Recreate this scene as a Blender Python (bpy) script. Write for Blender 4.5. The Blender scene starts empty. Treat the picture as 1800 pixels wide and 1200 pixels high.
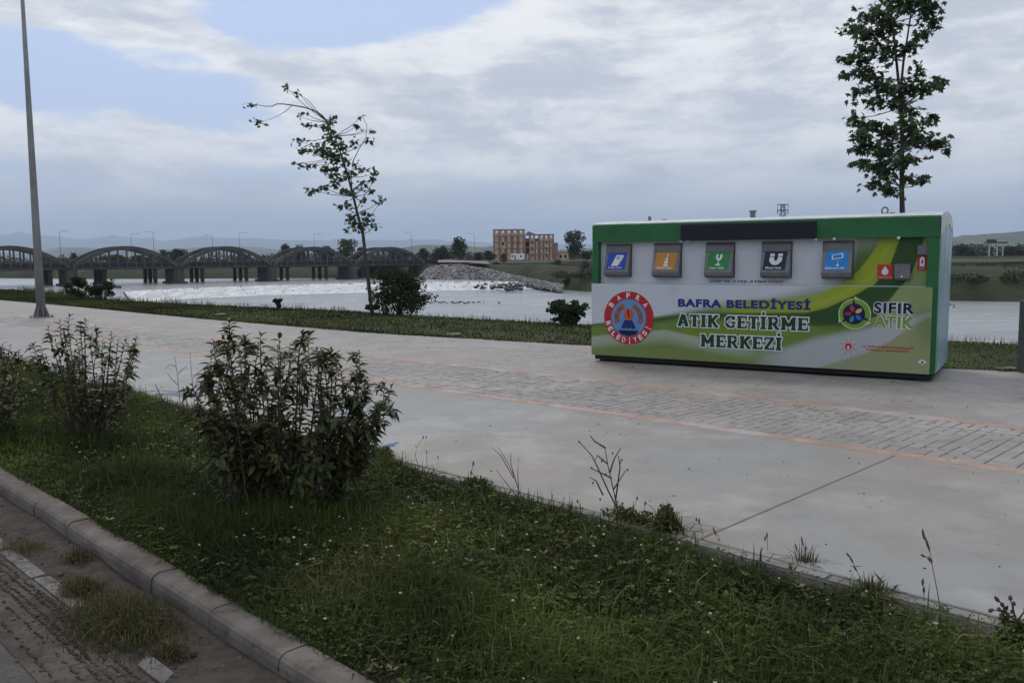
import bpy, bmesh, math, random
import numpy as np
from mathutils import Vector, Matrix
random.seed(7); RNG = np.random.default_rng(7)
sc = bpy.context.scene; COL = sc.collection
PI = math.pi
# ------------------------------------------------------------------ camera
CH, CF, CP, CR = 1.83, 1509.0, 0.0974, 0.0067      # height, focal (px of 1800), pitch, roll
cam = bpy.data.cameras.new('camera'); cam_o = bpy.data.objects.new('camera', cam); COL.objects.link(cam_o)
cam.sensor_width = 36; cam.lens = 36*CF/1800; cam.clip_start = .05; cam.clip_end = 90000
Fw = Vector((0, math.cos(CP), -math.sin(CP))); Up = Vector((0, math.sin(CP), math.cos(CP))); Rt = Vector((1, 0, 0))
cr = Rt*math.cos(CR)-Up*math.sin(CR); cu = Rt*math.sin(CR)+Up*math.cos(CR)
cam_o.matrix_world = Matrix(((cr.x, cu.x, -Fw.x, 0), (cr.y, cu.y, -Fw.y, 0), (cr.z, cu.z, -Fw.z, CH), (0, 0, 0, 1)))
sc.camera = cam_o
sc.view_settings.view_transform = 'Standard'; sc.view_settings.look = 'None'
sc.view_settings.gamma = 1; sc.view_settings.use_curve_mapping = False; sc.view_settings.exposure = .1
sc.cycles.volume_bounces = 1; sc.cycles.max_bounces = 6; sc.cycles.transparent_max_bounces = 8

# ------------------------------------------------------------------ world
SUN_EL, SUN_AZ = 52, -18        # degrees; azimuth measured from +Y towards +X
w = bpy.data.worlds.new('World'); sc.world = w; w.use_nodes = True
nt = w.node_tree; nt.nodes.clear()
class G:
    def __init__(s, nt): s.nt = nt
    def n(s, t, **k):
        o = s.nt.nodes.new(t)
        for a, b in k.items(): setattr(o, a, b)
        return o
    def l(s, a, b): s.nt.links.new(a, b)
    def setin(s, sock, v):
        if hasattr(v, 'is_linked') or hasattr(v, 'links'): s.l(v, sock)
        else: sock.default_value = v
    def m(s, op, a, b=None, c=None, clamp=False):
        o = s.n('ShaderNodeMath', operation=op, use_clamp=clamp)
        s.setin(o.inputs[0], a)
        if b is not None: s.setin(o.inputs[1], b)
        if c is not None: s.setin(o.inputs[2], c)
        return o.outputs[0]
    def ss(s, v, a, b, lo=0., hi=1.):
        o = s.n('ShaderNodeMapRange', interpolation_type='SMOOTHSTEP')
        s.setin(o.inputs['Value'], v); o.inputs['From Min'].default_value = a; o.inputs['From Max'].default_value = b
        o.inputs['To Min'].default_value = lo; o.inputs['To Max'].default_value = hi
        return o.outputs[0]
    def noise(s, vec, scale, detail=4, rough=.55, dist=0.):
        o = s.n('ShaderNodeTexNoise'); s.l(vec, o.inputs['Vector']); o.inputs['Scale'].default_value = scale
        o.inputs['Detail'].default_value = detail; o.inputs['Roughness'].default_value = rough; o.inputs['Distortion'].default_value = dist
        return o.outputs['Fac']
    def mapv(s, vec, scale=(1, 1, 1), loc=(0, 0, 0), rot=(0, 0, 0)):
        o = s.n('ShaderNodeMapping'); s.l(vec, o.inputs['Vector']); o.inputs['Scale'].default_value = scale
        o.inputs['Location'].default_value = loc; o.inputs['Rotation'].default_value = rot
        return o.outputs[0]
    def mix(s, f, a, b, mode='MIX'):
        o = s.n('ShaderNodeMix', data_type='RGBA', blend_type=mode)
        s.setin(o.inputs[0], f)
        s.setin(o.inputs[6], a if hasattr(a, 'links') else (*a, 1)); s.setin(o.inputs[7], b if hasattr(b, 'links') else (*b, 1))
        return o.outputs[2]
g = G(nt)
SKYS = .12
sky = g.n('ShaderNodeTexSky', sky_type='NISHITA', sun_disc=False, sun_elevation=math.radians(SUN_EL), sun_rotation=math.radians(SUN_AZ))
sky.air_density = 1.2; sky.dust_density = 2.0
tc = g.n('ShaderNodeTexCoord'); D = tc.outputs['Generated']
sp = g.n('ShaderNodeSeparateXYZ'); g.l(D, sp.inputs[0]); X, Y, Z = sp.outputs
az = g.m('ARCTAN2', X, Y); el = g.m('ARCSINE', Z)
v1 = g.mapv(D, (1, 1, 2.6), (.3, .1, 0))
wv = g.n('ShaderNodeVectorMath', operation='ADD'); g.l(v1, wv.inputs[0])
nz = g.n('ShaderNodeTexNoise'); g.l(v1, nz.inputs['Vector']); nz.inputs['Scale'].default_value = 5; nz.inputs['Detail'].default_value = 3
sc_ = g.n('ShaderNodeVectorMath', operation='SCALE'); g.l(nz.outputs['Color'], sc_.inputs[0]); sc_.inputs['Scale'].default_value = .10
g.l(sc_.outputs[0], wv.inputs[1]); v2 = wv.outputs[0]
big = g.noise(v2, 3.2, 9, .56); fine = g.noise(v2, 11, 8, .6); streak = g.noise(g.mapv(D, (1.5, 1.5, 11), (.9, .2, .4)), 3.0, 7, .55)
def blob(px, py, rx, ry, tilt, amp):
    a0 = (px-900)/CF; e0 = (452-py)/CF; ca, sa = math.cos(tilt), math.sin(tilt)
    da = g.m('SUBTRACT', az, a0); de = g.m('SUBTRACT', el, e0)
    xx = g.m('DIVIDE', g.m('ADD', g.m('MULTIPLY', da, ca), g.m('MULTIPLY', de, sa)), rx/CF)
    yy = g.m('DIVIDE', g.m('SUBTRACT', g.m('MULTIPLY', de, ca), g.m('MULTIPLY', da, sa)), ry/CF)
    r2 = g.m('ADD', g.m('MULTIPLY', xx, xx), g.m('MULTIPLY', yy, yy))
    return g.m('MULTIPLY', g.m('EXPONENT', g.m('MULTIPLY', r2, -1.0)), amp)
cov = g.m('ADD', g.m('MULTIPLY', big, .66), g.m('MULTIPLY', fine, .34))
for b in [(640, 10, 330, 75, .12, -.34), (150, 170, 270, 62, -.12, -.30), (430, 215, 110, 60, 0, -.20), (600, 85, 180, 22, 0, -.12), (230, 50, 240, 50, -.1, .20),
          (1150, 100, 520, 90, .12, .22), (600, 190, 200, 60, 0, .10), (150, 260, 260, 50, 0, .12), (1500, 250, 500, 200, 0, .15)]:
    cov = g.m('ADD', cov, blob(*b))
mask = g.m('MULTIPLY', g.ss(cov, .395, .53), .94)
lit = g.ss(g.m('ADD', g.m('MULTIPLY', g.noise(v2, 7.5, 10, .64), .65), g.m('MULTIPLY', streak, .35)), .40, .60)
lit = g.m('MULTIPLY', lit, g.ss(el, .0, .15, .45, 1.))
rim = g.m('MULTIPLY', g.ss(cov, .60, .46), g.ss(el, .05, .15))
lit = g.m('ADD', lit, g.m('MULTIPLY', rim, .35), clamp=True)
cc = g.mix(lit, (.57, .605, .67), (.96, .955, .95))
ccs = g.n('ShaderNodeVectorMath', operation='SCALE'); g.l(cc, ccs.inputs[0]); ccs.inputs['Scale'].default_value = 1/SKYS
# open sky: Nishita veiled with thin high cloud
vs = g.mix(.25, tuple(c/SKYS for c in (.45, .58, .88)), sky.outputs[0])
allc = g.mix(mask, vs, ccs.outputs[0])
low = g.ss(el, .0, .11, .9, 0.)
hz = g.mix(streak, tuple(c/SKYS for c in (.43, .50, .66)), tuple(c/SKYS for c in (.60, .64, .71)))
allc = g.mix(low, allc, hz)
bg = g.n('ShaderNodeBackground'); g.l(allc, bg.inputs[0]); bg.inputs[1].default_value = SKYS
wo = g.n('ShaderNodeOutputWorld'); g.l(bg.outputs[0], wo.inputs[0])
# ------------------------------------------------------------------ sun
sl = bpy.data.lights.new('sun', 'SUN'); sl.energy = .9; sl.angle = math.radians(14); sl.color = (1, .92, .80)
so = bpy.data.objects.new('sun', sl); COL.objects.link(so)
a_, e_ = math.radians(SUN_AZ), math.radians(SUN_EL)
sd = Vector((math.sin(a_)*math.cos(e_), math.cos(a_)*math.cos(e_), math.sin(e_)))
so.rotation_euler = sd.to_track_quat('Z', 'Y').to_euler(); so.location = (0, 0, 60)

# ------------------------------------------------------------------ helpers
def ray(px, py):
    c, s = math.cos(CR), math.sin(CR); ix = (px-900)/CF; iy = (600-py)/CF
    a = ix*c+iy*s; b = -ix*s+iy*c
    return Vector((a, math.cos(CP)+b*math.sin(CP), -math.sin(CP)+b*math.cos(CP)))
def gnd(px, py, z=0.):
    d = ray(px, py); t = (z-CH)/d.z; return Vector((0, 0, CH))+d*t
def at(px, py, Yd):
    d = ray(px, py); return Vector((0, 0, CH))+d*(Yd/d.y)
def proj(P):
    q = Vector(P)-Vector((0, 0, CH)); d = q.dot(Fw); return 900+CF*q.dot(cr)/d, 600-CF*q.dot(cu)/d
O2 = Vector((2.411, 4.089)); U2 = Vector((-.7076, .7066)); N2 = Vector((.7066, .7076))
def W(s, t, z=0.):
    p = O2+U2*s+N2*t; return Vector((p.x, p.y, z))
def lerp_line(pts):
    xs = [p[0] for p in pts]; ys = [p[1] for p in pts]
    return lambda s: float(np.interp(s, xs, ys))
LOW = lerp_line([(-60, 7), (0, 3.42), (4.2, 3.24), (8.7, 2.95), (17, 2.62), (25, 2.45), (45, 2.0), (95, 1)])
UPL = lerp_line([(-60, 9), (1.3, 5.56), (5.6, 5.33), (11.4, 5.0), (20.9, 4.3), (45, 3.4), (95, 2)])
FAR = lerp_line([(-60, 13), (-10, 12), (2.58, 10.55), (3.6, 10.1), (10.2, 9.1), (16, 7.95), (24.6, 7.45), (37, 7.3), (44.6, 7.0), (95, 6)])
CRE = lerp_line([(-60, 17), (3.9, 15.7), (14, 13.8), (19, 13.4), (24, 13.2), (29.7, 12.1), (38, 10.7), (66, 12.6), (95, 13)])

def link(o, parent=None):
    COL.objects.link(o)
    if parent is not None: o.parent = parent
    return o
def tag(o, label=None, cat=None, group=None, kind=None):
    if label: o['label'] = label
    if cat: o['category'] = cat
    if group: o['group'] = group
    if kind: o['kind'] = kind
    return o
def empty(name, loc=(0, 0, 0), rz=0):
    o = bpy.data.objects.new(name, None); o.location = loc; o.rotation_euler = (0, 0, rz); o.empty_display_size = .2
    return link(o)
class MB:
    def __init__(s): s.v = []; s.f = []; s.mi = []; s.m = 0
    def quad(s, *p):
        i = len(s.v); s.v += [tuple(q) for q in p]; s.f.append(tuple(range(i, i+len(p)))); s.mi.append(s.m)
    def prism(s, poly, off):                       # poly: 3D points, off: extrusion vector
        off = Vector(off); i = len(s.v); n = len(poly)
        s.v += [tuple(p) for p in poly]+[tuple(Vector(p)+off) for p in poly]
        s.f.append(tuple(range(i, i+n))[::-1]); s.f.append(tuple(range(i+n, i+2*n)))
        for k in range(n): s.f.append((i+k, i+(k+1) % n, i+n+(k+1) % n, i+n+k))
        s.mi += [s.m]*(n+2)
    def box(s, x0, x1, y0, y1, z0, z1, ch=0):
        if ch: 
            i = len(s.v)
            b = [(x0, y0), (x1, y0), (x1, y1), (x0, y1)]
            t = [(x0+ch, y0+ch), (x1-ch, y0+ch), (x1-ch, y1-ch), (x0+ch, y1-ch)]
            s.v += [(*p, z0) for p in b]+[(*p, z1-ch) for p in b]+[(*p, z1) for p in t]
            F = [(3, 2, 1, 0), (8, 9, 10, 11)]
            for k in range(4):
                j = (k+1) % 4; F += [(k, j, 4+j, 4+k), (4+k, 4+j, 8+j, 8+k)]
            s.f += [tuple(i+a for a in q) for q in F]; s.mi += [s.m]*len(F)
        else: s.prism([(x0, y0, z0), (x1, y0, z0), (x1, y1, z0), (x0, y1, z0)], (0, 0, z1-z0))
    def bar(s, a, b, wd, ht, up=(0, 0, 1)):
        a, b = Vector(a), Vector(b); d = (b-a).normalized(); u = Vector(up)
        r = d.cross(u)
        if r.length < 1e-4: r = d.cross(Vector((1, 0, 0)))
        r.normalize(); u = r.cross(d).normalized()
        s.prism([a+r*wd/2+u*ht/2, a-r*wd/2+u*ht/2, a-r*wd/2-u*ht/2, a+r*wd/2-u*ht/2], b-a)
    def tube(s, pts, rad, n=6):
        pts = [Vector(p) for p in pts]; i0 = len(s.v)
        if not hasattr(rad, '__len__'): rad = [rad]*len(pts)
        for k, p in enumerate(pts):
            d = (pts[min(k+1, len(pts)-1)]-pts[max(k-1, 0)]).normalized()
            a = d.cross(Vector((0, 0, 1)))
            if a.length < .05: a = d.cross(Vector((1, 0, 0)))
            a.normalize(); b = d.cross(a)
            for j in range(n):
                an = 2*PI*j/n; s.v.append(tuple(p+(a*math.cos(an)+b*math.sin(an))*rad[k]))
        for k in range(len(pts)-1):
            for j in range(n):
                A = i0+k*n+j; B = i0+k*n+(j+1) % n
                s.f.append((A, B, B+n, A+n)); s.mi.append(s.m)
        s.f.append(tuple(i0+j for j in range(n))[::-1]); e = i0+(len(pts)-1)*n
        s.f.append(tuple(e+j for j in range(n))); s.mi += [s.m]*2
    def build(s, name, mats, parent=None, smooth=False, loc=None):
        me = bpy.data.meshes.new(name); me.from_pydata(s.v, [], s.f)
        if not isinstance(mats, (list, tuple)): mats = [mats]
        for m in mats: me.materials.append(m)
        if len(mats) > 1: me.polygons.foreach_set('material_index', s.mi)
        if smooth: me.polygons.foreach_set('use_smooth', [True]*len(s.f))
        me.update(); o = bpy.data.objects.new(name, me)
        if loc is not None: o.location = loc
        return link(o, parent)
def arr_mesh(name, V, F, mat, cols=None, parent=None, smooth=False):
    """V (n,3), F (m,k) arrays -> one object; cols (n,3) vertex colours."""
    me = bpy.data.meshes.new(name); V = np.ascontiguousarray(V, np.float32); F = np.ascontiguousarray(F, np.int32)
    m, k = F.shape
    me.vertices.add(len(V)); me.vertices.foreach_set('co', V.ravel())
    me.loops.add(m*k); me.loops.foreach_set('vertex_index', F.ravel())
    me.polygons.add(m); me.polygons.foreach_set('loop_start', np.arange(0, m*k, k, dtype=np.int32))
    me.polygons.foreach_set('loop_total', np.full(m, k, np.int32))
    if smooth: me.polygons.foreach_set('use_smooth', np.ones(m, bool))
    me.update(calc_edges=True)
    if cols is not None:
        ca = me.color_attributes.new('Col', 'FLOAT_COLOR', 'POINT')
        c4 = np.ones((len(V), 4), np.float32); c4[:, :3] = cols; ca.data.foreach_set('color', c4.ravel())
    me.materials.append(mat); o = bpy.data.objects.new(name, me)
    return link(o, parent)
def mat(name, col, rough=.7, var=.25, scale=4., bump=0., bscale=30., col2=None, metal=0., spec=.25, coord='pos', attr=False, rnd=0., trans=0., detail=6, stretch=(1, 1, 1), layers=()):
    m = bpy.data.materials.new(name); m.use_nodes = True; g = G(m.node_tree); b = m.node_tree.nodes['Principled BSDF']
    if coord == 'pos': vec = g.n('ShaderNodeNewGeometry').outputs['Position']
    else: vec = g.n('ShaderNodeTexCoord').outputs['Object']
    vec = g.mapv(vec, stretch)
    if attr:
        c = g.n('ShaderNodeAttribute', attribute_name='Col').outputs['Color']
    else:
        c2 = col2 if col2 else tuple(x*(1-var) for x in col); c1 = col if col2 else tuple(min(1, x*(1+var*.6)) for x in col)
        c = g.mix(g.ss(g.noise(vec, scale, detail, .6), .3, .7), c2, c1)
    for (lc, ls, lo, hi, amt) in layers:
        c = g.mix(g.m('MULTIPLY', g.ss(g.noise(g.mapv(vec, (1, 1, 1), (3.1*ls, 7.7, 1.3)), ls, 6, .62), lo, hi), amt), c, lc)
    if rnd:
        oi = g.n('ShaderNodeObjectInfo').outputs['Random']
        h = g.n('ShaderNodeHueSaturation'); g.l(c, h.inputs['Color']); g.l(g.m('MULTIPLY_ADD', oi, 2*rnd, 1-rnd), h.inputs['Value'])
        c = h.outputs[0]
    g.setin(b.inputs['Base Color'], c)
    b.inputs['Roughness'].default_value = rough; b.inputs['Metallic'].default_value = metal
    b.inputs['Specular IOR Level'].default_value = spec
    if bump:
        bn = g.n('ShaderNodeBump'); bn.inputs['Distance'].default_value = bump; bn.inputs['Strength'].default_value = 1.
        g.l(g.noise(vec, bscale, 5, .6), bn.inputs['Height']); g.l(bn.outputs[0], b.inputs['Normal'])
    if trans:
        t = g.n('ShaderNodeBsdfTranslucent'); g.setin(t.inputs[0], c); mx = g.n('ShaderNodeMixShader'); mx.inputs[0].default_value = trans
        g.l(b.outputs[0], mx.inputs[1]); g.l(t.outputs[0], mx.inputs[2]); g.l(mx.outputs[0], m.node_tree.nodes['Material Output'].inputs[0])
    return m
def flat(name, col, rough=.45, **k): return mat(name, col, rough, var=.08, scale=6, **k)

# ------------------------------------------------------------------ materials
M = {}
conc_layers = [((.235, .205, .168), .42, .44, .62, .75), ((.235, .26, .27), .28, .46, .62, .7), ((.36, .35, .325), 1.1, .50, .68, .6), ((.20, .18, .155), 2.6, .54, .70, .45), ((.12, .11, .10), 30., .60, .70, .35), ((.11, .10, .09), 8., .66, .74, .5)]
M['concrete'] = mat('concrete', (.265, .245, .218), .6, .14, 1.3, .003, 45, layers=conc_layers, spec=.5, stretch=(1, 1, 1))
M['stamp'] = mat('stamped_concrete', (.262, .242, .222), .6, .16, 2.2, .012, 14, layers=[((.34, .32, .29), .8, .46, .66, .6), ((.31, .25, .215), .5, .5, .7, .45), ((.10, .09, .08), 7., .56, .68, .6), ((.09, .085, .08), 22., .6, .7, .5)], rnd=.05, spec=.5)
M['joint'] = mat('joint_grime', (.12, .11, .10), .9, .3, 3, layers=[((.33, .31, .29), 1.6, .47, .56, .95)])
M['pink'] = mat('pink_band', (.33, .225, .175), .65, .25, 3, .002, 40, layers=[((.38, .345, .32), 1.4, .45, .65, .75), ((.2, .15, .13), 6, .62, .75, .5)], spec=.6)
M['kerb'] = mat('kerb_concrete', (.155, .135, .12), .9, .3, 3, .004, 50, layers=[((.085, .068, .055), 2.4, .45, .7, .75), ((.23, .21, .19), 6, .55, .75, .4), ((.05, .04, .032), 14, .55, .7, .6)], rnd=.15)
M['kerbl'] = mat('kerb_pale', (.235, .22, .205), .9, .25, 4, .003, 50, layers=[((.10, .085, .07), 3, .48, .7, .8), ((.07, .06, .05), 18, .58, .72, .7)], rnd=.12)
M['asphalt'] = mat('asphalt', (.10, .09, .08), .9, .25, 2, .006, 90, layers=[((.21, .185, .155), .9, .46, .62, .8), ((.04, .037, .034), 45, .5, .62, .6), ((.3, .28, .26), 70, .62, .7, .5), ((.06, .055, .05), 9, .6, .75, .5)])
M['soil'] = mat('soil', (.06, .047, .034), .95, .4, 5, .02, 25, layers=[((.03, .045, .015), 3, .4, .6, .8)])
M['mud'] = mat('mud', (.055, .046, .038), .9, .35, 9, .01, 40)
M['grassland'] = mat('grassland', (.045, .062, .018), .95, .4, .25, .05, 3, layers=[((.075, .06, .03), .06, .5, .7, .6)])
M['farland'] = mat('far_land', (.05, .065, .022), .95, .4, .02, .3, .4, layers=[((.10, .08, .045), .015, .48, .68, .6), ((.03, .045, .016), .06, .5, .7, .6)])
M['bank'] = mat('far_bank', (.042, .042, .022), .95, .45, .12, .3, .8, layers=[((.035, .05, .018), .05, .42, .6, .8), ((.12, .09, .06), .03, .55, .7, .5)])
M['grass'] = mat('grass_blades', (1, 1, 1), .75, attr=True, trans=.3, spec=.15)
M['flower'] = mat('clover_flower', (.40, .38, .31), .9, .15, 30)
M['bark'] = mat('bark', (.075, .06, .048), .9, .35, 20, .004, 60)
M['twig'] = mat('twig', (.06, .045, .035), .9, .3, 20)
M['leafd'] = mat('plane_leaf', (.065, .105, .045), .6, .3, 3, trans=.38, rnd=.25, spec=.3)
M['leafp'] = mat('laurel_leaf', (.062, .08, .024), .45, .35, 4, trans=.25, rnd=.3, spec=.45)
M['leafr'] = mat('young_leaf', (.12, .068, .035), .4, .35, 6, trans=.25, rnd=.3, spec=.45)
M['leafy'] = mat('yellow_leaf', (.15, .14, .02), .5, .3, 6, trans=.3)
M['treeg'] = mat('tree_foliage', (.04, .055, .024), .85, .4, .6, trans=.2, spec=.2)
M['treem'] = mat('tree_foliage_pale', (.06, .08, .03), .85, .4, .6, trans=.2, spec=.2)
M['shrubd'] = mat('shrub_foliage', (.03, .05, .02), .8, .35, 3, trans=.2, spec=.2)
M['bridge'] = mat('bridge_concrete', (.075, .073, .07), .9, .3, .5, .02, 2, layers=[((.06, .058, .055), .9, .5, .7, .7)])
M['bridged'] = mat('bridge_panel', (.028, .029, .031), .9, .3, 1)
M['brick'] = mat('raw_brick', (.50, .33, .235), .9, .25, .7, layers=[((.30, .20, .14), .4, .5, .7, .5)])
M['slab'] = mat('weathered_slab', (.30, .21, .165), .9, .3, .6)
M['dark'] = flat('dark_void', (.02, .02, .02), .9)
M['white'] = flat('white_paint', (.75, .76, .77), .5)
M['galv'] = mat('galvanised_steel', (.23, .235, .235), .55, .2, 1.5, metal=.35, coord='obj')
M['darkmetal'] = flat('dark_metal', (.05, .05, .05), .6)
M['rock'] = mat('riprap_rock', (.36, .335, .325), .9, .35, .7, .05, 4, layers=[((.12, .11, .11), .5, .5, .65, .7)])
M['wetrock'] = mat('wet_rock', (.05, .05, .052), .5, .4, 2)

# ------------------------------------------------------------------ near ground
def strip(name, f0, f1, z0, z1, s0, s1, ds, mt, nt_=1, kind='structure', parent=None, jit=0.):
    ss = np.arange(s0, s1+ds/2, ds); V = []; F = []
    for s in ss:
        for k in range(nt_+1):
            a = k/nt_; t = f0(s)*(1-a)+f1(s)*a; z = z0*(1-a)+z1*a
            if jit: z += jit*(math.sin(s*2.1+k*1.7)+math.sin(s*5.3+t*6.1)+random.uniform(-1, 1)*.7)
            V.append(W(s, t, z))
    n = nt_+1
    for i in range(len(ss)-1):
        for k in range(nt_): a = i*n+k; F.append((a+1, a, a+n, a+n+1))
    o = arr_mesh(name, np.array([tuple(v) for v in V]), np.array(F), mt, smooth=True, parent=parent)
    if kind and not parent: o['kind'] = kind
    return o
C_ = lambda v: (lambda s: v)
strip('road', C_(-12), C_(-3.07), -.12, -.12, -60, 95, 1, M['asphalt'])
strip('gutter_soil', C_(-3.09), C_(-2.6), -.125, -.10, -20, 60, .035, M['mud'], 14, jit=.006)
strip('verge_soil', C_(-2.52), C_(.02), -.03, -.085, -30, 60, .15, M['soil'], 14, jit=.008)
def bankz():
    ss = np.arange(-60, 95.1, 1.5); V = []; F = []; prof = [(0, -.03), (.25, .02), (.6, .05), (.9, -.02), (1, -.15)]
    for s in ss:
        a, b = FAR(s), CRE(s)
        for u, z in prof: V.append(W(s, a+(b-a)*u, z))
        V.append(W(s, b+3, -1.8)); V.append(W(s, b+10, -6.5))
    n = 7
    for i in range(len(ss)-1):
        for k in range(n-1): a = i*n+k; F.append((a+1, a, a+n, a+n+1))
    o = arr_mesh('grass_bank', np.array([tuple(v) for v in V]), np.array(F), M['grassland'], smooth=True); o['kind'] = 'structure'
bankz()
mb = MB(); mb.quad((-2500, -2500, -.35), (2500, -2500, -.35), W(-60, -11.9, -.35), W(95, -11.9, -.35)); mb.build('ground', M['grassland'])['kind'] = 'structure'

# promenade: bed, slabs, stamped stones, pink bands
prom = strip('promenade', C_(.0), lambda s: FAR(s)+.01, -.02, -.02, -60, 95, .5, M['joint'], 1)
def slab_obj(name, s0, s1, f0, f1, z, mt, th=.05, parent=None, ch=.006, n=8):
    mbx = MB(); ss = [s0+(s1-s0)*i/n for i in range(n+1)]
    lo = [W(s, f0(s)) for s in ss]; hi = [W(s, f1(s)) for s in ss]; ring = lo+hi[::-1]
    c = sum(ring, Vector())/len(ring)
    for A, B in zip(range(n), range(1, n+1)):
        q = [ss[A]+(ch if A == 0 else 0), ss[B]-(ch if B == n else 0)]
        mbx.quad(*[W(s, t, z) for s, t in ((q[1], f0(q[1])+ch), (q[0], f0(q[0])+ch), (q[0], f1(q[0])-ch), (q[1], f1(q[1])-ch))])
        mbx.quad(*[W(s, t, zz) for s, t, zz in ((ss[A], f0(ss[A]), z-ch), (ss[B], f0(ss[B]), z-ch), (q[1], f0(q[1])+ch, z), (q[0], f0(q[0])+ch, z))][::-1])
        mbx.quad(*[W(s, t, zz) for s, t, zz in ((ss[A], f1(ss[A]), z-ch), (ss[B], f1(ss[B]), z-ch), (q[1], f1(q[1])-ch, z), (q[0], f1(q[0])-ch, z))])
        mbx.quad(W(ss[A], f0(ss[A]), z-th), W(ss[B], f0(ss[B]), z-th), W(ss[B], f0(ss[B]), z-ch), W(ss[A], f0(ss[A]), z-ch))
        mbx.quad(W(ss[A], f1(ss[A]), z-th), W(ss[B], f1(ss[B]), z-th), W(ss[B], f1(ss[B]), z-ch), W(ss[A], f1(ss[A]), z-ch))
    for s, sg in ((s0, 1), (s1, -1)):
        mbx.quad(W(s, f0(s), z-th), W(s, f1(s), z-th), W(s, f1(s), z-ch), W(s, f0(s), z-ch))
        mbx.quad(W(s, f0(s), z-ch), W(s, f1(s), z-ch), W(s+sg*ch, f1(s)-ch, z), W(s+sg*ch, f0(s)+ch, z))
    return mbx.build(name, mt, parent)
JW = .014
js = [-59, -45, -33, -19.4, -12.4, -5.3, 1.8, 9.2, 16.6, 24.0, 31.4, 38.8, 50, 62, 74, 90]
for a, b in zip(js[:-1], js[1:]):
    slab_obj('concrete_slab', a+JW/2, b-JW/2, C_(.115), lambda s: LOW(s)-.005, random.uniform(-.001, .001), M['concrete'], parent=prom)
BW = .2
ks = np.arange(-59, 90, 3.7)
for a, b in zip(ks[:-1], ks[1:]):
    slab_obj('border_band', a, b-.006, lambda s: LOW(s), lambda s: LOW(s)+BW, .002, M['pink'], parent=prom, ch=.004, n=4)
    slab_obj('border_band', a, b-.006, lambda s: UPL(s)-BW*.5, lambda s: UPL(s)+BW*.5, .002, M['pink'], parent=prom, ch=.004, n=4)
CELL = .125
def stones(s0, s1, f0, width, shapes):
    nc = int((s1-s0)/CELL); nr = int(round(width/CELL)); occ = np.zeros((nc, nr), bool); out = []
    for i in range(nc):
        for j in range(nr):
            if occ[i, j]: continue
            opts = [(a, b) for a, b in shapes if i+a <= nc and j+b <= nr and not occ[i:i+a, j:j+b].any()]
            a, b = random.choice(opts) if opts else (1, 1)
            occ[i:i+a, j:j+b] = True; out.append((s0+i*CELL, f0(s0+i*CELL)+j*width/nr, a*CELL, b*width/nr, a, b))
    return out
SH = [(1, 1), (1, 2), (2, 1), (2, 2), (1, 3), (2, 1), (1, 2), (1, 2)]
S1 = stones(-3, 30, lambda s: LOW(s)+BW+.008, 1.88, SH)
# the outer field keeps clear of the curved edge
S2 = []
def stone_verts(s, t, ls, lt, z, gap=.009, sl=.006):
    A = [(s+gap/2, t+gap/2), (s+ls-gap/2, t+gap/2), (s+ls-gap/2, t+lt-gap/2), (s+gap/2, t+lt-gap/2)]
    B = [(s+gap/2+sl, t+gap/2+sl), (s+ls-gap/2-sl, t+gap/2+sl), (s+ls-gap/2-sl, t+lt-gap/2-sl), (s+gap/2+sl, t+lt-gap/2-sl)]
    return A, B, z
cache = {}
allst = sorted(S1, key=lambda q: (W(q[0], q[1])).length)
near = allst[:290]; rest = allst[290:]+S2
def pave_mesh(a, b, ls, lt):
    k = (a, b)
    if k not in cache:
        ms = []
        for var in range(2):
            A, B, _ = stone_verts(0, 0, ls, lt, 0); m_ = MB(); r = random.Random(a*10+b+var*100)
            P = [(*(U2*p[0]+N2*p[1]), -.02) for p in A]+[(*(U2*p[0]+N2*p[1]), -.006) for p in A]+[(*(U2*(p[0]+r.uniform(-.003, .003))+N2*(p[1]+r.uniform(-.003, .003))), 0) for p in B]
            m_.v = P
            for q in range(4):
                j = (q+1) % 4; m_.f += [(q, j, 4+j, 4+q), (4+q, 4+j, 8+j, 8+q)]
            m_.f.append((8, 9, 10, 11)); me = bpy.data.meshes.new('paving_stone'); me.from_pydata(m_.v, [], m_.f); me.materials.append(M['stamp']); ms.append(me)
        cache[k] = ms
    return random.choice(cache[k])
for (s, t, ls, lt, a, b) in near:
    o = bpy.data.objects.new('paving_stone', pave_mesh(a, b, ls, lt)); o.location = W(s, t, random.uniform(-.002, .001)); link(o, prom)
m_ = MB()
for (s, t, ls, lt, a, b) in rest:
    A, B, z = stone_verts(s, t, ls, lt, random.uniform(-.003, .002)); i = len(m_.v)
    m_.v += [tuple(W(*p, -.014)) for p in A]+[tuple(W(*p, z)) for p in B]
    for q in range(4): j = (q+1) % 4; m_.f.append((i+q, i+j, i+4+j, i+4+q)); m_.mi.append(0)
    m_.f.append((i+4, i+5, i+6, i+7)); m_.mi.append(0)
o = m_.build('stamped_stones', M['stamp'], prom); o['kind'] = 'stuff'
# unpatterned remainder of the stamped field
for a, b in ((-60, -3.01), (30.01, 95)):
    strip('stamped_sheet', lambda s: LOW(s)+BW+.01, lambda s: UPL(s)-BW*.5-.01, -.002, -.002, a, b, (b-a)/20, M['stamp'], parent=prom)
    strip('stamped_sheet', lambda s: UPL(s)+BW*.5+.01, FAR, -.002, -.002, a, b, (b-a)/20, M['stamp'], parent=prom)
strip('stamped_sheet', lambda s: UPL(s)+BW*.5+.01, FAR, -.003, -.003, -3.01, 30.01, .12, M['stamp'], 44, parent=prom, jit=.0022)
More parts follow.
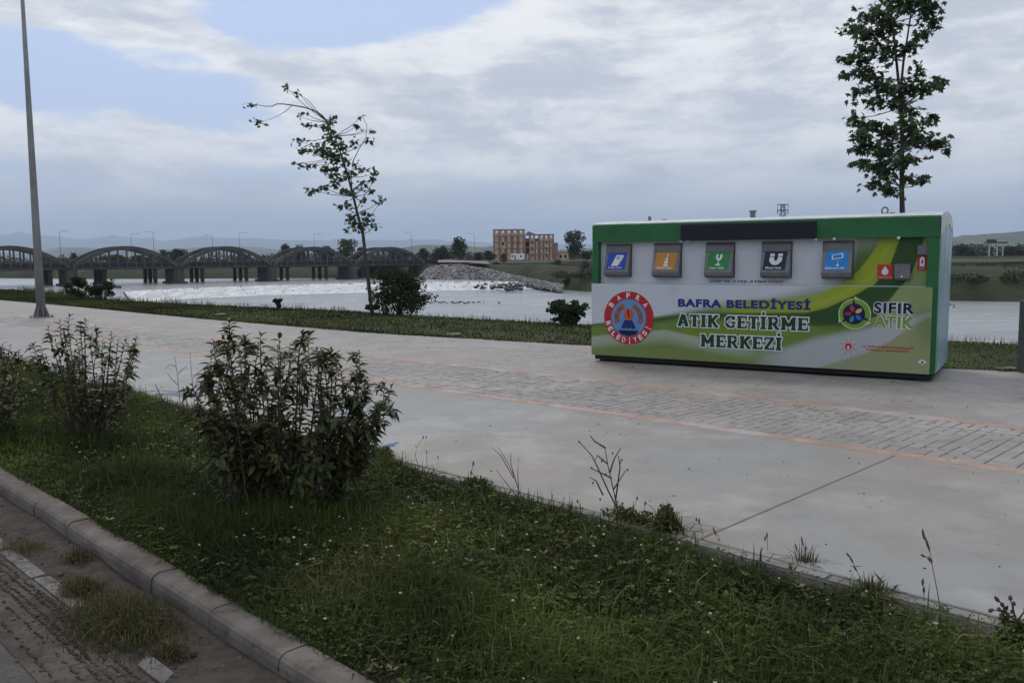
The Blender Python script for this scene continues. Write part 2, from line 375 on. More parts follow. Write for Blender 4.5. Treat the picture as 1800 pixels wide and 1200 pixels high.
# kerbs
pk = empty('promenade_kerb', W(0, 0)); pk['kind'] = 'structure'; inv_pk = -W(0, 0)
s = -8.
while s < 45:
    m_ = MB(); L = .98
    P = [W(s, -.0, -.25), W(s+L, 0, -.25), W(s+L, .1, -.25), W(s, .1, -.25)]
    dz = random.uniform(-.004, .004)
    m_.prism([p+inv_pk for p in P], (0, 0, .235+dz)); i = len(m_.v)
    T = [W(s+.006, .008), W(s+L-.006, .008), W(s+L-.006, .092), W(s+.006, .092)]
    m_.prism([p+inv_pk+Vector((0, 0, -.0145+dz)) for p in T], (0, 0, .014))
    m_.build('kerb_stone', M['kerbl'], pk); s += .99
sk = empty('street_kerb', W(0, -2.6)); sk['kind'] = 'structure'; off = -W(0, -2.6)
s = .15-.72*12; kp = [(-2.66, -.30), (-2.66, -.055), (-2.652, -.025), (-2.635, -.008), (-2.61, 0), (-2.50, 0), (-2.50, -.30)]
while s < 40:
    m_ = MB(); dz = random.uniform(-.006, .006); dt = random.uniform(-.006, .006)
    m_.prism([W(s, t+dt, z+dz)+off for t, z in kp], W(s+.712, 0)-W(s, 0)); m_.build('kerb_stone', M['kerb'], sk); s += .72
M['edge'] = mat('worn_edging', (.18, .17, .155), .9, .3, 5, .004, 50, layers=[((.07, .06, .05), 6, .44, .62, .85), ((.05, .045, .04), 30, .52, .66, .7)], rnd=.15)
ge = empty('gutter_edging', W(0, -3.02)); ge['kind'] = 'structure'; off = -W(0, -3.02)
for a, b in ((14, 15.2), (12.6, 13.8), (11.2, 12.4), (9.8, 11), (8.4, 9.6), (7.1, 8.3), (6.15, 7.05), (5.25, 6.12), (4.53, 5.22), (3.84, 4.5), (3.2, 3.56), (2.62, 3.0), (1.9, 2.5), (.9, 1.8), (-.3, .8)):
    m_ = MB(); j = random.uniform(-.012, .012)
    broken = b < 3.2
    r = [W(a, -3.07+j, -.175), W(b-(.1 if broken else 0), -3.075+j, -.175), W(b-.02, -2.99+j, -.175), W(a+(.08 if broken else .01), -2.985+j, -.175)]
    m_.prism([p+off for p in r], (0, 0, .068)); m_.build('edging_stone', M['edge'], ge)
# ridged mud left by tyres on the road edge
m_ = MB()
for k, t0 in enumerate((-3.12, -3.155, -3.21, -3.245, -3.31, -3.40)):
    s = 1.6
    while s < 9:
        L = random.uniform(.012, .035); tw = random.uniform(.008, .022)
        if random.random() < (.93 if k < 4 else .6):
            tt = t0+random.uniform(-.008, .008)+.01*math.sin(s*2)
            p = [W(s, tt-tw/2, -.12), W(s+L, tt-tw/2, -.12), W(s+L, tt+tw/2, -.12), W(s, tt+tw/2, -.12)]; c = W(s+L/2, tt, -.116+random.uniform(.003, .012))
            q = [x.lerp(Vector((c.x, c.y, x.z)), .35)+Vector((0, 0, c.z+.12)) for x in p]; i = len(m_.v); m_.v += [tuple(x) for x in p+q]
            for e in range(4): j = (e+1) % 4; m_.f.append((i+e, i+j, i+4+j, i+4+e))
            m_.f.append((i+4, i+5, i+6, i+7)); m_.mi += [0]*5
        s += L*random.uniform(.7, 1.15)
for k in range(260):
    s = random.uniform(2, 9); t = -3.1-abs(random.gauss(0, .28)); r = random.uniform(.004, .014); c = W(s, t, -.12)
    i = len(m_.v); m_.v += [tuple(c+Vector((r*math.cos(a), r*math.sin(a), 0))) for a in (0, 2.1, 4.2)]+[tuple(c+Vector((0, 0, r)))]
    m_.f += [(i, i+1, i+3), (i+1, i+2, i+3), (i+2, i, i+3)]; m_.mi += [0]*3
m_.build('tyre_mud', M['mud'])['kind'] = 'stuff'
strip('mud_film', C_(-3.46), C_(-3.085), -.116, -.114, 1, 12, .3, mat('damp_mud', (.06, .05, .042), .9, .3, 3, .008, 40, layers=[((.11, .092, .076), 2, .46, .62, .8), ((.03, .026, .023), 25, .5, .62, .6)]), 2, jit=.0006)

cs = []
for k in range(900):
    s = random.uniform(.5, 12); t = random.uniform(-3.0, -2.68) if random.random() < .8 else random.uniform(-3.5, -3.0); p = W(s, t, -.11); cs.append((p.x, p.y, p.z, random.choice((.003, .004, .006, .009, .014))*random.uniform(.7, 1.2)))
DEBRIS = cs
# blue paint scribble on the concrete
blue = flat('blue_spray', (.10, .17, .38), .6)
def scribble(pts, wpx=.03, name='paint_scribble', label=''):
    m_ = MB(); P = [gnd(*p) for p in pts]
    for a, b in zip(P[:-1], P[1:]):
        d = (b-a); 
        if d.length < 1e-4: continue
        d.normalize(); n = Vector((-d.y, d.x, 0))*wpx/2; z = Vector((0, 0, .004+.0003*len(m_.f)/4))
        m_.quad(a-n+z, b-n+z, b+n+z, a+n+z)
    o = m_.build(name, blue); tag(o, label, 'graffiti'); return o
scribble([(222, 695), (245, 688), (285, 686), (310, 688), (330, 691), (345, 695), (320, 697), (300, 693), (285, 694), (262, 696), (300, 690), (322, 694), (352, 690), (372, 680), (390, 677), (380, 686), (355, 686), (345, 680), (362, 678), (392, 682)], .035, label='blue spray paint scribble on the concrete between the two leafy shrubs')
scribble([(632, 798), (655, 791), (684, 781), (700, 777), (672, 790), (640, 801), (668, 787), (694, 783)], .03, label='blue spray paint strokes on the concrete right of the large shrub')

# ------------------------------------------------------------------ water
def water_mat(name, base, bs, bd, foam=0.):
    m = bpy.data.materials.new(name); m.use_nodes = True; g = G(m.node_tree); b = m.node_tree.nodes['Principled BSDF']
    v = g.n('ShaderNodeNewGeometry').outputs['Position']
    c = g.mix(g.ss(g.noise(g.mapv(v, (.4, 1.6, 1), rot=(0, 0, .3)), .06, 6, .6), .35, .65), tuple(x*.82 for x in base), base)
    if foam: c = g.mix(g.m('MULTIPLY', g.ss(g.noise(g.mapv(v, (.35, 1.8, 1), rot=(0, 0, .35)), .25, 7, .65), .52, .7), foam), c, (.75, .77, .78))
    g.l(c, b.inputs['Base Color']); b.inputs['Roughness'].default_value = .22; b.inputs['IOR'].default_value = 1.33
    bn = g.n('ShaderNodeBump'); bn.inputs['Distance'].default_value = bd
    h = g.m('ADD', g.noise(g.mapv(v, (.6, 1.4, 1), rot=(0, 0, .3)), bs, 5, .6), g.m('MULTIPLY', g.noise(v, bs*4, 4, .6), .35))
    g.l(h, bn.inputs['Height']); g.l(bn.outputs[0], b.inputs['Normal']); return m
mb = MB(); mb.quad((-900, -200, -5.3), (1500, -200, -5.3), (1500, 500, -5.3), (-900, 500, -5.3))
mb.build('river', water_mat('river_water', (.29, .305, .30), .5, .35, .35))['kind'] = 'structure'
crest = [(-73, 161), (-66, 175), (-58, 187), (-47, 198), (-36, 206), (-18, 210), (0, 210), (14, 208)]
mb = MB()
poly = [(-600, -160), (-60, 40), (-38, 60), (-54, 121)]+crest+[(30, 300), (-20, 420), (-900, 420)]
mb.quad(*[(x, y, -4) for x, y in poly]); mb.build('upper_river', water_mat('upper_water', (.37, .38, .375), .4, .25))['kind'] = 'structure'
rw = MB(); ww = [(-600, -160), (-60, 40), (-38, 60), (-54, 121), (-73, 161)]
for a, b in zip(ww[:-1], ww[1:]): rw.bar((*a, -5), (*b, -5), .8, 1.88)
tag(rw.build('river_wall', M['bridge']), 'low concrete wall holding the upper river at the left end of the weir', 'wall')
# weir: tumbling foam sheet between crest and foot
foot = [(-65, 147), (-58, 158), (-50, 168), (-41, 174), (-30, 179), (-14, 188), (2, 193), (16, 190)]
def resample(P, n):
    P = np.array(P, float); d = np.r_[0, np.cumsum(np.hypot(*np.diff(P, axis=0).T))]; t = np.linspace(0, d[-1], n)
    return np.c_[np.interp(t, d, P[:, 0]), np.interp(t, d, P[:, 1])]
NW, NR = 520, 22; c0 = resample(crest, NW); c1 = resample(foot, NW); V = []; 
sm = lambda n, k: np.convolve(RNG.normal(size=n+k), np.ones(k)/k, 'same')[:n]*math.sqrt(k)
r1, r2, r3 = sm(NW, 3), sm(NW, 9), sm(NW, 40)
for j in range(NR):
    a = j/(NR-1); zz = -4-1.3*(a**.8); sh = int(a*10)
    nzv = (np.roll(r1, sh)*.035+np.roll(r2, -sh)*.09)*math.sin(PI*min(1, a*1.05+.02))
    xy = c0*(1-a)+c1*a
    V.append(np.c_[xy, zz+nzv+.02])
V = np.concatenate(V); idx = np.arange(NW*NR).reshape(NR, NW)
F = np.stack([idx[:-1, :-1], idx[1:, :-1], idx[1:, 1:], idx[:-1, 1:]], -1).reshape(-1, 4)
foam = mat('foam', (.66, .67, .67), .7, .2, 1.2, .15, 3, layers=[((.42, .43, .435), .5, .44, .62, .8), ((.13, .135, .14), .8, .58, .70, .8)], stretch=(1.3, .3, 1))
arr_mesh('weir_foam', V, F, foam, smooth=True)['kind'] = 'structure'
def rocks(name, centers, mt, kind='stuff', parent=None, tint=None):
    ico = bmesh.new(); bmesh.ops.create_icosphere(ico, subdivisions=1, radius=1); bv = np.array([v.co[:] for v in ico.verts]); bf = np.array([[v.index for v in f.verts] for f in ico.faces]); ico.free()
    bv = bv/np.abs(bv).max(1, keepdims=True)*.45+bv*.55
    Vs = []; Fs = []; 
    for i, (x, y, z, r) in enumerate(centers):
        a = random.uniform(0, PI); sx, sy, sz = r*random.uniform(.7, 1.4), r*random.uniform(.6, 1.1), r*random.uniform(.45, .85)
        q = bv*(1+RNG.normal(size=(len(bv), 1))*.12)*[sx, sy, sz]; c, s_ = math.cos(a), math.sin(a)
        q = np.c_[q[:, 0]*c-q[:, 1]*s_, q[:, 0]*s_+q[:, 1]*c+q[:, 2]*.2, q[:, 2]]+[x, y, z]; Vs.append(q); Fs.append(bf+i*len(bv))
    cl = None
    if tint is not None: cl = np.repeat(np.array(tint)*(.35+1.1*RNG.random((len(centers), 1))), len(bv), 0)
    o = arr_mesh(name, np.concatenate(Vs), np.concatenate(Fs), mt, cl, parent=parent); o['kind'] = kind; return o
cs = []
for k in range(210):
    i = int(NW*(1-random.random()**1.5*.95)) % NW; a = random.random()**4*.8; x, y = c0[i]*(1-a)+c1[i]*a
    cs.append((x, y, -4-1.2*a+.02, random.uniform(.06, .22)*(.6+.7*i/NW)))
for k in range(160):
    p = gnd(random.gauss(892, 24), random.uniform(496, 507), -4.5); cs.append((p.x, p.y, -4.5+random.uniform(-.4, .3), random.uniform(.25, .55)))
rocks('weir_rocks', cs, M['wetrock'])
cs = []
for k in range(55):
    p = gnd(random.gauss(800, 30), random.gauss(532, .8), -5.3); cs.append((p.x, p.y, -5.3, random.uniform(.1, .3)))
rocks('shoal_stones', cs, M['wetrock'])

# ------------------------------------------------------------------ far land
shore = [(-900, 300), (-400, 310), (-190, 300), (-130, 268), (-100, 262), (-54, 258), (-34, 256), (-26, 251), (0, 232), (6, 205), (16, 174), (40, 152), (67, 131), (80, 127), (200, 70), (420, -60), (900, -300)]
shore = resample(shore, 220)
rows = [(0, -6), (2.5, -4.6), (7, -2.4), (12, -.7), (18, -.1), (60, .1), (200, .4), (600, 1), (2000, 2), (7000, 4), (24000, -60)]
V = []
nrm = []
for i in range(len(shore)):
    d = shore[min(i+1, len(shore)-1)]-shore[max(i-1, 0)]; n = np.array([-d[1], d[0]])/np.hypot(*d); rad = shore[i]/np.hypot(*shore[i]); nrm.append(rad)
for k, (dd, z) in enumerate(rows):
    jz = sm(len(shore), 3)*(.25 if 0 < k < 6 else 0)
    for i in range(len(shore)): V.append((*(shore[i]+nrm[i]*dd*(1+(.25*jz[i]))), z+jz[i]))
n = len(shore); idx = np.arange(len(V)).reshape(len(rows), n)
F = np.stack([idx[:-1, :-1], idx[:-1, 1:], idx[1:, 1:], idx[1:, :-1]], -1)
arr_mesh('far_bank', np.array(V)[:n*6], F[:5].reshape(-1, 4), M['bank'], smooth=True)['kind'] = 'structure'
V2 = np.array(V)[n*4:]; arr_mesh('far_land', V2, F[4:].reshape(-1, 4)-n*4, M['farland'], smooth=True)['kind'] = 'structure'
# sand bar under the left arches
m_ = MB(); P = [gnd(-80, 486, -3.9), gnd(60, 487, -3.9), gnd(160, 484, -3.9), gnd(260, 484, -3.9), gnd(345, 483, -3.9), gnd(200, 479, -3.9), gnd(-80, 478.5, -3.9)]
m_.quad(*P); m_.build('sand_bar', mat('wet_sand', (.22, .205, .185), .8, .2, .05, layers=[((.1, .09, .08), .1, .5, .6, .7)]))['kind'] = 'structure'
# riprap slope
toe = [(735, 491), (780, 492), (830, 492), (870, 494), (910, 500), (950, 506), (985, 511)]
top = [(750, 474), (780, 466), (815, 467), (860, 475), (905, 485), (950, 495), (990, 503)]
TO = [gnd(x, y, -4.1 if x < 880 else -4.8) for x, y in toe]; TP = []
for (x, y), q in zip(top, TO): TP.append(at(x, y, q.y+9 if x < 900 else q.y+5))
def lerpP(P, u): u = min(max(u, 0), .9999)*(len(P)-1); i = int(u); return P[i].lerp(P[i+1], u-i)
m_ = MB(); NU, NVv = 40, 6
for j in range(NVv+1):
    for i in range(NU+1): m_.v.append(tuple(lerpP(TO, i/NU).lerp(lerpP(TP, i/NU), j/NVv)-Vector((0, 0, .3))))
for i in range(NU+1): q = lerpP(TP, i/NU); m_.v.append((q.x, q.y+14, min(q.z, -.1)-.4))
for j in range(NVv+1):
    for i in range(NU): a = j*(NU+1)+i; m_.f.append((a, a+1, a+NU+2, a+NU+1)); m_.mi.append(0)
m_.build('rubble_bank', M['bank'], smooth=True)['kind'] = 'structure'
cs = []
for k in range(3000):
    u, v = random.random(), random.random(); p = lerpP(TO, u).lerp(lerpP(TP, u), v)
    cs.append((p.x, p.y, p.z+random.uniform(-.1, .25), random.uniform(.22, .62)*(1.15-.35*u)))
rocks('riprap', cs, mat('riprap_rock_tinted', (1, 1, 1), .9, attr=True, bump=.05, bscale=4), tint=(.24, .225, .215))
pm = MB(); pts = [(770, 461, 769, 456), (820, 461, 815, 457.5), (862, 464, 855, 459), (900, 474, 880, 462), (960, 488, 950, 478)]
L = [(at(a, b, 262-i*12), at(c, d, 280-i*10)) for i, (a, b, c, d) in enumerate(pts[:3])]
for (a, b), (c, d) in zip(L[:-1], L[1:]): pm.quad(a, c, d, b)
pm.build('dirt_path', mat('pale_dirt', (.24, .20, .155), .95, .2, .2))['kind'] = 'structure'

# hills
def ridge(name, dist, prof, mt, depth=.35, rough=.06, seed=0):
    xs = np.arange(prof[0][0], prof[-1][0]+1, 8.); ys = np.interp(xs, [p[0] for p in prof], [p[1] for p in prof])
    r = np.random.default_rng(seed); K = 7; V = []
    amp = np.maximum(1, 452-ys)
    nz_ = np.convolve(r.normal(size=len(xs)+20), np.ones(5)/5, 'same')[:len(xs)]*rough*22
    for j, (dd, hh) in enumerate([(0, -.15), (.25, .2), (.5, .45), (.7, .75), (.85, .93), (1, 1), (1.6, .4)]):
        dj = dist*(1+depth*dd); jit = np.convolve(r.normal(size=len(xs)+20), np.ones(4)/4, 'same')[:len(xs)]*.10*(0 < j < 5)
        for i, x in enumerate(xs):
            e = (452-ys[i]+nz_[i]*.5)/CF; R = dist*(1+depth); H = (R*e)*(hh+jit[i])+CH*(hh > .3)
            az_ = math.atan((x-900)/CF); V.append((math.sin(az_)*dj/math.cos(az_), dj, H))
    n = len(xs); idx = np.arange(n*K).reshape(K, n)
    F = np.stack([idx[:-1, :-1], idx[:-1, 1:], idx[1:, 1:], idx[1:, :-1]], -1).reshape(-1, 4)
    arr_mesh(name, np.array(V), F, mt, smooth=True)['kind'] = 'structure'
hm = mat('hill_fields', (.07, .09, .03), .95, .3, .004, layers=[((.02, .035, .015), .006, .5, .56, .9), ((.15, .15, .07), .0035, .56, .62, .6)], stretch=(1, .4, 1))
ridge('far_mountains', 13000, [(-700, 425), (-300, 412), (-100, 420), (0, 408), (40, 404), (90, 408), (150, 416), (200, 410), (300, 419), (345, 412), (400, 414), (520, 419), (700, 420), (900, 427), (1300, 434), (1800, 436), (2500, 430)], hm, seed=1, rough=.1)
ridge('blue_hills', 5000, [(-800, 440), (-200, 432), (60, 440), (80, 434), (110, 429), (160, 430), (230, 437), (330, 432), (400, 428), (450, 431), (560, 441), (700, 444), (760, 450)], hm, seed=2)
ridge('field_hills', 2600, [(600, 455), (660, 442), (700, 435), (740, 429), (800, 430), (850, 434), (870, 431), (900, 438), (1000, 441), (1030, 437), (1300, 439), (1600, 432), (1680, 421), (1740, 416), (1800, 412), (2000, 404), (2600, 420)], hm, seed=3)

# ------------------------------------------------------------------ vegetation builders
def cards(centers, radii, n, size, flatz=.8, up=.2):
    """n leaf quads in blobs; returns V,F"""
    w_ = np.array([a*b*c for a, b, c in radii])**.75; w_ /= w_.sum(); ch = RNG.choice(len(centers), n, p=w_)
    C = np.array(centers)[ch]; R = np.array(radii)[ch]
    d = RNG.normal(size=(n, 3)); d /= np.linalg.norm(d, axis=1, keepdims=True); rr = RNG.random((n, 1))**.4
    P = C+d*R*rr
    a = RNG.normal(size=(n, 3)); a /= np.linalg.norm(a, axis=1, keepdims=True); b = np.cross(a, RNG.normal(size=(n, 3))); b /= np.linalg.norm(b, axis=1, keepdims=True)
    s = size*(.6+.8*RNG.random((n, 1)))
    V = np.stack([P-a*s, P-b*s*.55, P+a*s, P+b*s*.55], 1).reshape(-1, 3); F = np.arange(4*n).reshape(n, 4)
    return V, F
def bg_tree(px, base, topy, hw, dist, mt='treeg', label='', group=None, cat='tree', n=900, bush=False, name='tree'):
    b = at(px, base, dist); t = at(px, topy, dist); H = t.z-b.z; Rw = hw/CF*dist*(1.25 if not bush else 1.1); gz = b.z
    if not bush: 
        gz = .1 if b.z > -1 else b.z
    root = empty(name, (b.x, b.y, gz)); tag(root, label, cat, group)
    H = t.z-gz; cz = H*.53 if not bush else H*.5; m_ = MB(); h0 = H*.1 if bush else H*.45
    r0 = max(.06, H*.025)
    m_.tube([(0, 0, -.3), (r0*.5, 0, h0*.5), (0, 0, h0), (r0, 0, H*.75)], [r0, r0*.85, r0*.7, r0*.2], 7)
    for k in range(6):
        an = random.uniform(0, 2*PI); z0 = h0*random.uniform(.6, 1.1); m_.tube([(0, 0, z0), (math.cos(an)*Rw*.35, math.sin(an)*Rw*.35, z0+H*.15), (math.cos(an)*Rw*.7, math.sin(an)*Rw*.7, z0+H*.28)], [r0*.45, r0*.3, r0*.1], 5)
    m_.build('trunk', M['bark'], root)
    cs = []; rs = []; nb = 9 if not bush else 6
    for k in range(nb):
        an = random.uniform(0, 2*PI); rr = math.sqrt(random.random())*.55; zz = random.uniform(-.62, .62)
        prof = math.sqrt(max(.15, 1-zz*zz)); br = random.uniform(.33, .5)
        cs.append((math.cos(an)*rr*Rw*prof, math.sin(an)*rr*Rw*prof, cz+zz*H*(.44 if not bush else .42))); rs.append((Rw*br, Rw*br, H*.18*random.uniform(.8, 1.2)))
    cs.append((0, 0, cz+H*.27)); rs.append((Rw*.42, Rw*.42, H*.14)); cs.append((0, 0, cz)); rs.append((Rw*.55, Rw*.55, H*.3))
    V, F = cards(cs, rs, n, max(.02, Rw*.085)); arr_mesh('crown', V, F, M[mt], parent=root); return root
# ------------------------------------------------------------------ bridges
br0 = Vector((-99.9, 195.6, 0)); br3 = Vector((-44.4, 242.2, 0))
bd = (br3-br0); span = bd.length/3; bd.normalize(); bn_ = Vector((-bd.y, bd.x, 0))
arch = empty('arch_bridge', br0); arch.rotation_euler = (0, 0, math.atan2(bd.y, bd.x)); tag(arch, 'grey concrete bridge with a row of tied arches crossing the river', 'bridge')
RISE = 4.75; DZ0, DZ1 = -.15, 1.3; NS = range(-3, 5)
rib_me = hang_me = None
def share(o, me_src=None): return o
for i in NS:
    x0 = i*span
    if i == 4: continue
    for y in (0., 7.):
        m_ = MB(); pts = []
        N = 16
        for k in range(N+1):
            u = k/N; pts.append((x0+.25+u*(span-.5), y, .3+(RISE-.3)*4*u*(1-u)))
        for a, b in zip(pts[:-1], pts[1:]):
            m_.prism([(a[0], y-.4, a[2]+.38), (a[0], y+.4, a[2]+.38), (a[0], y+.4, a[2]-.55), (a[0], y-.4, a[2]-.55)], Vector(b)-Vector(a))
        m_.build('arch_rib', M['bridge'], arch)
        for k in range(1, 12):
            u = k/12; z = .3+(RISE-.3)*4*u*(1-u)
            if z > 1.5:
                m_ = MB(); xx = x0+.25+u*(span-.5); m_.box(xx-.16, xx+.16, y-.16, y+.16, DZ1-.02, z-.3); m_.build('hanger', M['bridge'], arch)
        # parapet girder: recessed dark panels between stiffeners
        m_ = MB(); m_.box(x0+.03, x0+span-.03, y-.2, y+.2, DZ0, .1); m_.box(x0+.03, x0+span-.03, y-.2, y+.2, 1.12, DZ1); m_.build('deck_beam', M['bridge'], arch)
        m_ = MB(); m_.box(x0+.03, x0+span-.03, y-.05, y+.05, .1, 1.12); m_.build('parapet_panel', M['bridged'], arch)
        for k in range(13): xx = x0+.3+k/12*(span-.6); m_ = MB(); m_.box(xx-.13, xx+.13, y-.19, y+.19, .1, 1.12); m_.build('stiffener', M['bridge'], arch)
    for k in range(3):
        u = .32+k*.18; z = .3+(RISE-.3)*4*u*(1-u); xx = x0+.25+u*(span-.5); m_ = MB(); m_.box(xx-.2, xx+.2, .35, 6.65, z-.3, z+.1); m_.build('cross_beam', M['bridge'], arch)
for i in range(-3, 5):
    x = i*span; m_ = MB(); ys = [-.6, 7.6]
    ring = [(x-1.25, .2), (x-.8, -.8), (x+.8, -.8), (x+1.25, .2), (x+1.25, 6.8), (x+.8, 7.8), (x-.8, 7.8), (x-1.25, 6.8)]
    m_.prism([(a, b, -6.5) for a, b in ring], (0, 0, 6.2)); 
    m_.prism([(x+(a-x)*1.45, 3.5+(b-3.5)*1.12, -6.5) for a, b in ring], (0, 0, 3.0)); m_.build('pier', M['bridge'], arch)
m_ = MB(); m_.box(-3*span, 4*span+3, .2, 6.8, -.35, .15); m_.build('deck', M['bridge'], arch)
# beam bridge behind it
bb = empty('beam_bridge', br0+bn_*12); bb.rotation_euler = arch.rotation_euler; tag(bb, 'plain concrete beam bridge on round column piers behind the arches', 'bridge')
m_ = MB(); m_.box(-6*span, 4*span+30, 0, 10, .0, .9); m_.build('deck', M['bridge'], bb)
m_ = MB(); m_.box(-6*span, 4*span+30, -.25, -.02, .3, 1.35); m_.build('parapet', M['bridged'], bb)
for i in range(-10, 9):
    x = (i*.5+.43)*span
    m_ = MB(); m_.box(x-.6, x+.6, .3, 9.7, -.65, -.02); m_.build('pier_cap', M['bridge'], bb)
    for y in (1.0, 5., 9.0):
        m_ = MB(); m_.tube([(x, y, -6.5), (x, y, -.6)], .5, 10); m_.build('pier_column', M['bridge'], bb, smooth=True)
def street_lamp(px, topy, Y, basez, label, group, arm=1):
    t = at(px, topy, Y); root = empty('street_lamp', (t.x, t.y, basez)); tag(root, label, 'street lamp', group); H = t.z-basez
    m_ = MB(); m_.tube([(0, 0, 0), (0, 0, H*.5), (0, 0, H)], [.07, .055, .04], 6); m_.build('pole', M['darkmetal'], root)
    m_ = MB(); m_.tube([(0, 0, H), (-.5*arm, 0, H+.25), (-1.6*arm, 0, H+.3)], [.04, .035, .03], 5); m_.build('arm', M['darkmetal'], root)
    m_ = MB(); x = -1.6*arm; m_.box(min(x, x-.6*arm), max(x, x-.6*arm), -.12, .12, H+.26, H+.34, .02); m_.build('lamp_head', M['darkmetal'], root); return root
for px, ty, wh in ((104, 408, 'above the far left arch'), (230, 413, 'above the crown of the second arch'), (269, 409, 'above the right shoulder of the second arch'), (373, 415, 'left of the third arch crown'), (420, 411, 'right of the third arch crown'), (552, 413, 'above the fourth arch crown'), (723, 410, 'above the right end of the last arch')):
    # walk along the beam bridge axis to find the spot seen at px
    best = min((abs(proj(br0+bn_*26+bd*k)[0]-px), k) for k in np.arange(-120, 130, .5))[1]; p = br0+bn_*26+bd*best
    t = at(px, ty, p.y); root = street_lamp(px, ty, p.y, .9, 'thin grey street lamp '+wh, 'street lamps on the far bridge', 1 if px % 2 else -1)
street_lamp(834, 412, 300, .2, 'thin grey street lamp beside the round tree left of the brick ruin', 'street lamps on the far bridge')
# ------------------------------------------------------------------ brick ruin
BD = 420
def ppos(px): return at(px, 452, BD).x
ruin = empty('unfinished_building', (ppos(920), BD, .4)); tag(ruin, 'unfinished red brick building with open floors beyond the river', 'building')
x0 = ppos(868)-ppos(920); x1 = ppos(921.5)-ppos(920); x2 = ppos(973)-ppos(920); K = BD/CF
def hz_(py): return at(900, py, BD).z-.4
def block(xa, xb, ztop, nb, nf, dep, sol):
    step = (xb-xa)/nb; fh = ztop/nf
    for f in range(nf+1):
        m_ = MB(); m_.box(xa-.35, xb+.35, -.35, dep, f*fh-.18, f*fh+.18); m_.build('floor_slab', M['slab'], ruin)
    for b in range(nb+1):
        for y in (0, dep-.6):
            m_ = MB(); m_.box(xa+b*step-.25, xa+b*step+.25, y-.28, y+.3, 0, ztop-.19); m_.build('column', M['slab'], ruin)
    for b in range(nb):
        for f in range(nf):
            a0, a1 = xa+b*step+.25, xa+(b+1)*step-.25; z0, z1 = f*fh+.18, (f+1)*fh-.18
            k = sol(b, f)
            if k == 0: continue
            m_ = MB()
            if k == 1: m_.box(a0+.35, a1-.35, -.1, .12, z0, z1)
            if k == 2: m_.box(a0, a0+(a1-a0)*.3, -.1, .12, z0, z1); m_.box(a1-(a1-a0)*.3, a1, -.1, .12, z0, z1); m_.box(a0+(a1-a0)*.3+.01, a1-(a1-a0)*.3-.01, -.1, .12, z0, z0+(z1-z0)*.45)
            if k == 3: m_.box(a0, a1, -.1, .12, z0, z0+(z1-z0)*.6)
            m_.build('brick_wall', M['brick'], ruin)
    m_ = MB(); m_.box(xa+.3, xb-.3, dep-.2, dep-.05, .2, ztop*.86); m_.build('rear_wall', M['brick'], ruin)
T1 = hz_(403.5); T2 = hz_(412.5)
block(x0, x1, T1, 5, 5, 11, lambda b, f: 2 if f == 4 else (1 if b != 1 or f != 2 else 2))
block(x1+.4, x2, T2, 6, 4, 10, lambda b, f: 0 if (b == 0 and f > 0) or (f == 3 and b in (2,)) else (2 if f == 3 or b % 3 == 1 else 1))
m_ = MB(); m_.prism([(x1+.6, 1, T2+.18), (x1+6, 1, T2+.18), (x1+2, 1, T2+1.6)], (0, 6, 0)); m_.build('stair_roof', M['slab'], ruin)
m_ = MB(); m_.box(x2+.4, x2+2.2, 1, 8, 0, hz_(427)); m_.build('side_wall', M['slab'], ruin)
lowb = empty('low_building', (ppos(982), BD+2, .4)); tag(lowb, 'low brick outbuilding between the brick ruin and the round tree', 'building')
m_ = MB(); m_.box(-2.4, 5, 0, 6, 0, 3.6); m_.build('wall', M['brick'], lowb); m_ = MB(); m_.box(-2.7, 5.3, -.3, 6.3, 3.62, 3.95); m_.build('roof', M['slab'], lowb)
for k in range(3):
    m_ = MB(); m_.box(-1.8+k*2.3, -.6+k*2.3, -.04, .01, 1, 2.6); m_.build('window', M['dark'], lowb)
cab = empty('site_cabin', (ppos(909), 395, .5)); tag(cab, 'white site cabin parked in front of the brick ruin', 'cabin')
m_ = MB(); m_.box(-3.2, 3.2, 0, 2.4, .35, 3.0, .05); m_.build('body', M['white'], cab)
m_ = MB(); m_.box(-1.5, -.7, -.03, -.005, .5, 2.4); m_.build('door', M['galv'], cab)
for k in (-2.4, 1.6): m_ = MB(); m_.box(k-.4, k+.4, -.03, -.005, 1.5, 2.3); m_.build('window', M['dark'], cab)
for k in (-2.8, 2.8): m_ = MB(); m_.box(k-.2, k+.2, .2, 2.2, 0, .34); m_.build('skid', M['darkmetal'], cab)
